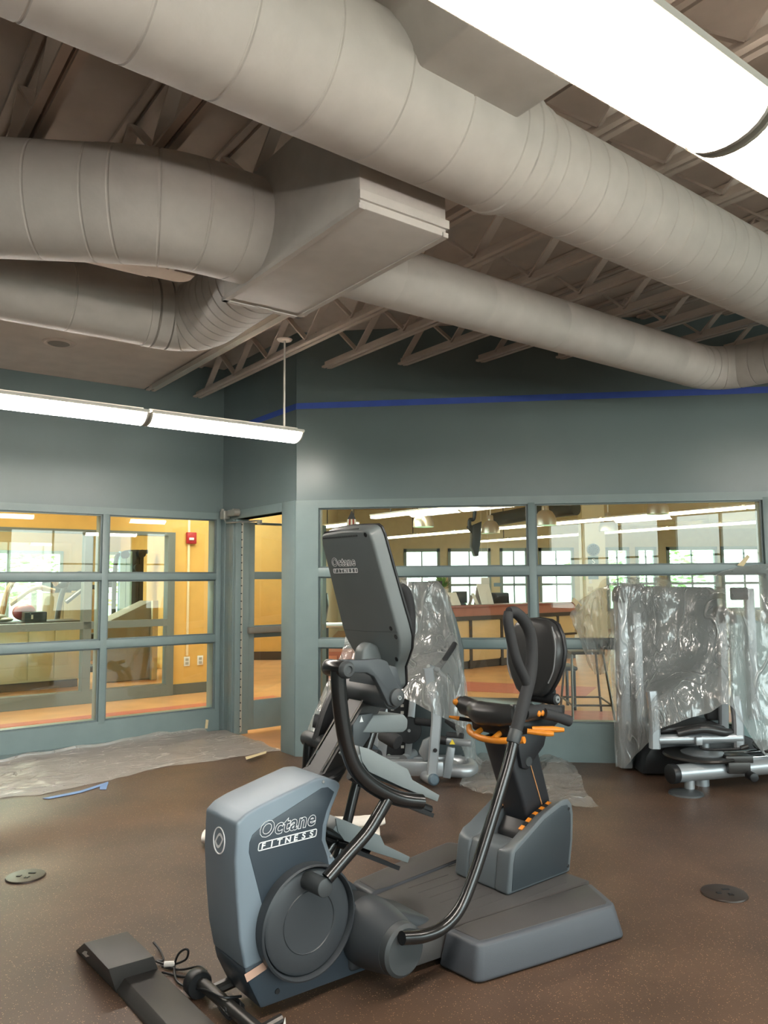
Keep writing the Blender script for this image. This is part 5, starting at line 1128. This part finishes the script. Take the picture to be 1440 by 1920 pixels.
def chair(x, y, rz, label):
    t_ = thing('office_chair', frame(Vector((x, y, 0)), Vector((math.cos(rz), math.sin(rz), 0)), Vector((-math.sin(rz), math.cos(rz), 0))), (0, 0, 0), label, 'chair')
    part('seat', G().box((0, 0, .50), (.48, .46, .08), .03), BLACK, t_); part('backrest', G().box((0, .24, .95), (.46, .07, .62), .03, Matrix.Rotation(-.12, 3, 'X')), BLACK, t_)
    part('column', G().cyl((0, 0, .08), (0, 0, .47), .03), DKMETAL, t_)
    g = G()
    for i in range(5): g.bar((0, 0, .09), (.28 * math.cos(i * 1.2566), .28 * math.sin(i * 1.2566), .05), .04, .03)
    part('base', g, BLACK, t_)
    for sg in (-1, 1): part('armrest', G().tube([(sg * .26, .2, .55), (sg * .26, .15, .72), (sg * .26, -.12, .72)], .02, 8, 3), BLACK, t_)
chair(.15, 14.3, .5, 'black office chair left of the reception desk'); chair(2.6, 16.9, 2.6, 'dark office chair behind the right half of the desk')
pl_ = thing('potted_plant', WORLD, P(828, 1100, 15), 'leafy potted plant seen over the corner of the draped machine', 'plant'); q = P(828, 1092, 15)
rnd = random.Random(5); b = bmesh.new()
for i in range(70):
    a = rnd.uniform(0, 6.3); l = rnd.uniform(.15, .34); e = rnd.uniform(.1, 1.3); d = Vector((math.cos(a) * math.cos(e), math.sin(a) * math.cos(e), math.sin(e))); s = d.cross(Vector((0, 0, 1))).normalized() * .03; o_ = q - Vector((0, 0, .12))
    b.faces.new([b.verts.new(v) for v in (o_, o_ + d * l * .5 + s, o_ + d * l, o_ + d * l * .5 - s)])
g = G(); g._merge(b); part('leaves', g, mat('plant_green', (110, 150, 80), .5, var=.2), pl_, kind='stuff'); part('pot', G().lathe([(0, 0), (.10, 0), (.14, .22), (.12, .22), (0, .2)], (q.x, q.y, q.z - .34), (0, 0, 1), 20), WHITE, pl_)
part('stand', G().cyl((q.x, q.y, 0), (q.x, q.y, q.z - .34), .12, .12), MAPLE, pl_)

# bar stool and side chair just beyond the glass
st = thing('bar_stool', WORLD, (2.25, 8.75, 0), 'tall thin metal bar stool just beyond the right window', 'stool'); SM = mat('stool_metal', (92, 84, 74), .4, metal=.5)
tp = [(2.06, 8.60, .70), (2.40, 8.58, .70), (2.42, 8.95, .70), (2.08, 8.97, .70)]; bt4 = [(2.01, 8.42, 0), (2.46, 8.40, 0), (2.50, 9.08, 0), (2.03, 9.10, 0)]
part('seat', G().box((2.24, 8.77, .715), (.38, .38, .035), .012), SM, st)
for a, c in zip(tp, bt4): part('leg', G().tube([a, c], .014, 8, 0), SM, st)
lr = [Vector(a).lerp(Vector(c), .76) for a, c in zip(tp, bt4)]
for i in range(4): part('foot_rail', G().tube([lr[i], lr[(i + 1) % 4]], .011, 8, 0), SM, st)
sc2 = thing('side_chair', WORLD, (1.95, 9.3, 0), 'dark side chair behind the bar stool', 'chair')
part('seat', G().box((2.05, 9.35, .48), (.42, .42, .05), .02), BLACK, sc2); part('backrest', G().box((1.93, 9.3, .82), (.05, .40, .5), .02), BLACK, sc2)
for x, y in ((1.92, 9.18), (1.92, 9.54), (2.22, 9.18), (2.22, 9.54)): part('leg', G().cyl((x, y, 0), (x, y, .47), .02, seg=8), BLACK, sc2)

# lobby pieces seen in the left strip of the right window
tm = thing('treadmill', WORLD, P(622, 1170, 9.5), 'treadmill with a silver rail beyond the left end of the right window', 'exercise machine'); q = P(606, 1172, 9.4); r_ = P(641, 1172, 9.2)
part('rail', G().cyl(q, r_ + Vector((.25, 0, 0)), .035), SILVER, tm); part('console', G().prism([(P(606, 1110, 9.6).x, P(606, 1110, 9.6).z), (P(615, 1112, 9.6).x, P(615, 1112, 9.6).z), (P(617, 1135, 9.6).x, P(617, 1135, 9.6).z), (P(611, 1168, 9.6).x, P(611, 1168, 9.6).z), (P(605, 1166, 9.6).x, P(605, 1166, 9.6).z)], 9.4, 9.6, .01), DKMETAL, tm)
part('upright', G().bar(P(610, 1165, 9.55), Vector((P(610, 1165, 9.55).x, 9.55, .15)), .08, .06, .01, up=(0, 1, 0)), DKMETAL, tm); part('running_deck', G().box((P(622, 1, 9.5).x, 9.9, .1), (.6, 1.5, .16), .02), BLACK, tm)
cb = thing('wood_cabinet', WORLD, P(622, 1250, 11.6), 'reddish wooden cabinet beyond the lower left pane of the right window', 'cabinet'); q = P(612, 1222, 11.6); r_ = P(632, 1290, 11.6)
part('body', G().span((q.x, 11.6, 0), (r_.x + .25, 12.1, q.z)), mat('cabinet_red', (150, 84, 62), .45, var=.1), cb); part('door', G().span((q.x + .02, 11.58, .08), (r_.x - .0, 11.6, q.z - .06), .004), mat('cabinet_door', (176, 104, 72), .45), cb)

# ------------------------------------------------------------------ corridor behind the left windows
S2 = 2.72
def w2(px, py, s_=S2): q = PS(px, py, s_); return q.x, q.z
te = w2(326, 1100)[0]; th0 = 2.205
g = G(); g.span((te, S2, 0), (1.75, S2 + .14, 3.1)); g.span((-7, S2, th0), (te, S2 + .14, 3.1)); g.span((1.61, S2 + .14, 0), (1.75, 8.4, 3.1)); struct('wall_corridor', g, OCHRE, WING)
struct('baseboard_corridor', G().span((te, S2 - .015, 0), (1.75, S2, .14)), mat('base_grey', (96, 98, 92), .5), WING)
struct('ceiling_corridor', G().span((-7, .13, 3.02), (.1, S2, 3.08)).span((-7, S2 + .1, 3.02), (1.7, 8.5, 3.08)), LCEIL, WING)
w = thing('window_3', WING, (-2.5, S2, 0), None, None, kind='structure')
t1 = w2(313, 1100)[0]; ta, tb = w2(160, 1100)[0], w2(169, 1100)[0]; z1, z2 = w2(200, 1178)[1], w2(200, 1166)[1]; bt0 = w2(315, 1282)[1]
g = G(); q0 = S2 - .03; q1 = S2 + .12
g.span((-7, q0, 0), (te, q1, bt0)); g.span((-7, q0, 2.16), (te, q1, 2.21)); g.span((t1, q0 - .002, 0), (te, q1, 2.21)); g.span((ta - .02, q0, bt0), (tb + .02, q1, 2.2)); g.span((-7, q0, z1), (te, q1, z2 + .01)); g.span((-2.6, q0, bt0), (-2.52, q1, 2.2)); g.span((-4.5, q0, bt0), (-4.42, q1, 2.2))
part('window_frame', g, mat('corridor_frame', (112, 116, 112), .4), w); part('pane', G().span((-7, S2 + .04, bt0), (t1, S2 + .046, 2.16)), GLASS, w)
def outlet(px, py, label):
    a, z = w2(px, py); t_ = thing('wall_outlet', WING, (a, S2, z), label, 'outlet')
    part('plate', G().box((a, S2 - .006, z), (.085, .012, .13), .004), WHITE, t_); part('socket', G().box((a, S2 - .013, z + .025), (.045, .004, .036), .001), mat('socket', (180, 176, 166), .4), t_); part('socket', G().box((a, S2 - .013, z - .025), (.045, .004, .036), .001), MATS['socket'], t_)
outlet(350, 1240, 'white wall outlet under the conduit on the ochre wall'); outlet(375, 1238, 'white wall outlet right of the conduit outlet on the ochre wall')
a, z = w2(350, 1229); a2, z3 = w2(352, 960)
solo('wall_conduit', G().box((a, S2 - .012, (z + 3.0) / 2), (.032, .022, 3.0 - z), .003), mat('conduit_cream', (244, 224, 184), .5), WING, (a, S2, 1.5), 'thin cream conduit running down the ochre corridor wall', 'conduit')
a, z = w2(357, 1009); al = thing('alarm_box', WING, (a, S2, z), 'small red alarm box high on the ochre corridor wall', 'alarm')
part('box', G().box((a, S2 - .03, z), (.14, .06, .16), .01), mat('alarm_red', (176, 40, 48), .4), al); part('strobe', G().box((a - .01, S2 - .065, z - .015), (.07, .02, .035), .006), WHITE, al)
# unseen lamps added to brighten the corridor and the room past it
CL = mat('added_corridor_glow', (255, 240, 210), .4, emit=(255, 236, 200), estr=7.)
t_ = thing('added_ceiling_light', WING, (-1.2, 5.6, 3.0), 'unseen square ceiling light added to brighten the room past the corridor', 'light', 'added ceiling lights'); part('diffuser', G().span((-2.0, 5.2, 2.985), (-.4, 6.0, 3.0)), mat('added_far_room_glow', (255, 244, 220), .4, emit=(255, 242, 218), estr=16.), t_); part('frame', G().span((-2.03, 5.17, 2.99), (-.37, 6.03, 3.018)), HOUS, t_)  # invented lamp, brightens the cream cabinets in the far room
for k, t0 in enumerate((-4.6, -1.7, 1.0)):
    t_ = thing('added_ceiling_light', WING, (t0, 1.3, 3.0), ('unseen light panel added above the left end of the passage', 'unseen light panel added above the middle of the passage', 'unseen light panel added above the lobby end of the passage')[k], 'light', 'added ceiling lights')
    part('diffuser', G().span((t0 - .6, 1.0, 2.985), (t0 + .6, 1.6, 3.0)), CL, t_); part('frame', G().span((t0 - .63, .97, 2.99), (t0 + .63, 1.63, 3.02)), HOUS, t_)
# the room past the corridor
g = G(); 
S8 = 8.3; wo = [(w2(-120, 1050, S8)[0], w2(118, 1050, S8)[0]), (w2(196, 1050, S8)[0], w2(292, 1050, S8)[0])]
g.span((-9, S8, 0), (wo[0][0], S8 + .15, 3.1)); g.span((wo[0][1], S8, 0), (wo[1][0], S8 + .15, 3.1)); g.span((wo[1][1], S8, 0), (1.7, S8 + .15, 3.1))
for a, c in wo: g.span((a, S8, 2.15), (c, S8 + .15, 3.1)); g.span((a, S8, 0), (c, S8 + .15, .8))
struct('wall_far_room', g, mat('far_room_wall', (196, 176, 136), .6), WING)
for k, (a, c) in enumerate(wo):
    w = thing('window_%d' % (30 + k), WING, (a, S8, .8), None, None, kind='structure'); g = G(); g.span((a, S8 - .03, .8), (a + .06, S8 + .08, 2.15)); g.span((c - .06, S8 - .03, .8), (c, S8 + .08, 2.15)); g.span((a, S8 - .03, 2.09), (c, S8 + .08, 2.15)); m_ = a * .45 + c * .55; g.span((m_ - .03, S8 - .03, .8), (m_ + .03, S8 + .08, 2.15)); part('window_frame', g, TEALF, w)
for k, (px, lb_) in enumerate(((60, 'bright green tree outside the left corridor-room window'), (240, 'bright green tree outside the second corridor-room window'))):
    q = pix(px, 1050, U2, PC + U2 * (12.0 + 2.6 * (k == 0))); bush('tree', q.x, q.y, 1.9, 1.3, 20 + k, lb_, 380)
S4 = 4.4; a = w2(-60, 1220, S4)[0]; c = w2(52, 1220, S4)[0]; e = w2(150, 1220, S4)[0]; ctz = w2(60, 1166, S4)[1]
for k, (x0_, x1_) in enumerate(((a, c), (c, e))):
    t_ = thing('base_cabinet', WING, ((x0_ + x1_) / 2, S4 + .3, 0), ('cream base cabinet at the far left behind the corridor glass', 'cream base cabinet right of the first one behind the corridor glass')[k], 'cabinet', 'cream base cabinets')
    CRM = mat('cabinet_cream', (218, 206, 168), .5, var=.03)
    part('body', G().span((x0_, S4 + .02, .12), (x1_, S4 + .6, ctz - .05)), CRM, t_); part('toe_kick', G().span((x0_, S4 + .08, 0), (x1_, S4 + .6, .12)), DARKF, t_)
    part('door', G().span((x0_ + .01, S4, .15), ((x0_ + x1_) / 2 - .005, S4 + .02, ctz - .08), .004), CRM, t_); part('door', G().span(((x0_ + x1_) / 2 + .005, S4, .15), (x1_ - .01, S4 + .02, ctz - .08), .004), CRM, t_)
solo('worktop', G().span((a, S4 - .03, ctz - .05), (e + .02, S4 + .62, ctz), .006), mat('worktop_dark', (60, 52, 46), .4), WING, (c, S4, ctz), 'dark worktop running over the cream cabinets', 'worktop')
bx_, bz_ = w2(45, 1145, S4 + .42); solo('gym_ball', G().ball((bx_, S4 + .42, ctz + .127), (.16, .14, .125), 24), mat('ball_red', (150, 58, 56), .5), WING, (bx_, S4 + .42, ctz), 'dull red ball sitting on the dark worktop', 'ball')
bx_, bz_ = w2(60, 1158, S4 + .1); t_ = thing('storage_box', WING, (bx_, S4 + .1, ctz), 'black box in front of the red ball on the worktop', 'box'); part('body', G().box((bx_ + .03, S4 + .1, ctz + .07), (.30, .2, .14), .01), BLACK, t_); part('mark', G().box((bx_ - .02, S4 - .002, ctz + .07), (.025, .003, .06)), WHITE, t_)
bx_, bz_ = w2(4, 1155, S4 + .15); solo('wrapped_bundle', G().ball((bx_ - .06, S4 + .2, ctz + .062), (.14, .12, .06), 16).ball((bx_ + .03, S4 + .15, ctz + .038), (.12, .1, .035), 14), mat('bundle_grey', (150, 150, 138), .5), WING, (bx_, S4 + .2, ctz), 'grey bundle at the left end of the worktop', 'bundle')
# cable machine and arm bikes in the far room
cm = thing('cable_machine', WING, (w2(240, 1100, 6.2)[0], 6.2, 0), 'black cable machine with pale blue guide columns in front of the far window', 'exercise machine'); PB = mat('pale_blue', (150, 196, 216), .4, metal=.2)
for px, wd_, m_ in ((228, .10, PB), (240, .10, PB), (252, .12, BLACK), (263, .07, BLACK)): x = w2(px, 1100, 6.2)[0]; part('upright', G().span((x - wd_ / 2, 6.15, .05), (x + wd_ / 2, 6.25, w2(px, 1034, 6.2)[1])), m_, cm)
x0_ = w2(215, 1100, 6.2)[0]; x1_ = w2(275, 1100, 6.2)[0]; zt_ = w2(240, 1036, 6.2)[1]
part('top_frame', G().tube([(x0_, 6.2, .1), (x0_, 6.2, zt_ - .3), (x0_ + .12, 6.2, zt_ - .02), (x1_, 6.2, zt_ + .02)], .04, 10, 6), DKMETAL, cm); part('base', G().box(((x0_ + x1_) / 2, 6.2, .05), (abs(x1_ - x0_) + .2, .5, .1), .01), BLACK, cm)
for px, py in ((234, 1040), (265, 1038), (258, 1065)): x, z = w2(px, py, 6.1); part('pulley', G().cyl((x, 6.05, z), (x, 6.12, z), .07), BLACK, cm)
for k, (px, lb_) in enumerate(((25, 'exercise machine with curved pale arms before the left far window'), (128, 'exercise machine with dark curved arms by the far-room post'))):
    sy = 5.7 + .75 * k; x, _ = w2(px, 1070, sy); t_ = thing('arm_machine', WING, (x, sy, 0), lb_, 'exercise machine'); m_ = (mat('tan_frame', (170, 140, 110), .5), DKMETAL)[k]
    part('frame', G().tube([(x - .25, sy, .06), (x - .2, sy, .5), (x - .1, sy, 1.3), (x + .1, sy, 1.66), (x + .5, sy, 1.66), (x + .66, sy, 1.5)], .045, 10), m_, t_); part('arm', G().tube([(x - .05, sy - .1, 1.2), (x + .3, sy - .1, 1.45), (x + .6, sy - .1, 1.40)], .04, 10), m_, t_)
    part('seat', G().box((x + .3, sy, .6), (.4, .35, .1), .03), BLACK, t_); part('base', G().box((x + .1, sy, .05), (.8, .45, .1), .01), m_, t_); part('post', G().cyl((x + .3, sy, .1), (x + .3, sy, .56), .04), m_, t_); part('hand_pad', G().ball((x + .74, sy, 1.5), (.1, .06, .06)), BLACK, t_)
# a tall cupboard with a dark-framed picture, and a sheet-draped bench
x0_ = w2(82, 1100, 7.6)[0]; x1_ = w2(158, 1100, 7.6)[0]
t_ = thing('tall_cupboard', WING, ((x0_ + x1_) / 2, 7.8, 0), 'tall taupe cupboard standing behind the corridor glass', 'cupboard'); part('body', G().span((x0_, 7.65, 0), (x1_, 8.1, 1.35)), mat('cupboard_taupe', (150, 138, 110), .5), t_); part('door', G().span((x0_ + .01, 7.63, .05), ((x0_ + x1_) / 2, 7.65, 1.33), .003), MATS['cupboard_taupe'], t_); part('door', G().span(((x0_ + x1_) / 2 + .01, 7.63, .05), (x1_ - .01, 7.65, 1.33), .003), MATS['cupboard_taupe'], t_)
t_ = thing('flat_screen', WING, ((x0_ + x1_) / 2, 7.8, 1.35), 'dark flat screen standing on the taupe cupboard', 'screen'); part('bezel', G().span((x0_, 7.7, 1.38), (x1_, 7.76, 1.68), .006), BLACK, t_); part('screen', G().span((x0_ + .04, 7.694, 1.41), (x1_ - .04, 7.70, 1.65)), mat('screen_glass', (70, 74, 74), .1), t_); part('foot', G().box(((x0_ + x1_) / 2, 7.75, 1.365), (.3, .15, .03)), BLACK, t_)
x0_ = w2(200, 1170, 4.6)[0]; x1_ = w2(292, 1170, 4.6)[0]; zl = w2(200, 1166, 4.6)[1]; zh = w2(285, 1126, 4.6)[1]
t_ = thing('draped_bench', WING, ((x0_ + x1_) / 2, 4.8, 0), 'inclined bench under a grey sheet behind the corridor glass', 'bench')
part('sheet', G().prism([(x0_, 0), (x0_, zl), (x1_ - .08, zh), (x1_, zh - .02), (x1_, 0)], 4.6, 5.1, .03), mat('sheet_grey', (150, 148, 140), .6, bump=.4, bscale=12), t_); part('post', G().span((x1_ - .09, 4.5, 0), (x1_ + .0, 4.58, zh + .0)), mat('post_cream', (206, 198, 168), .5), t_)
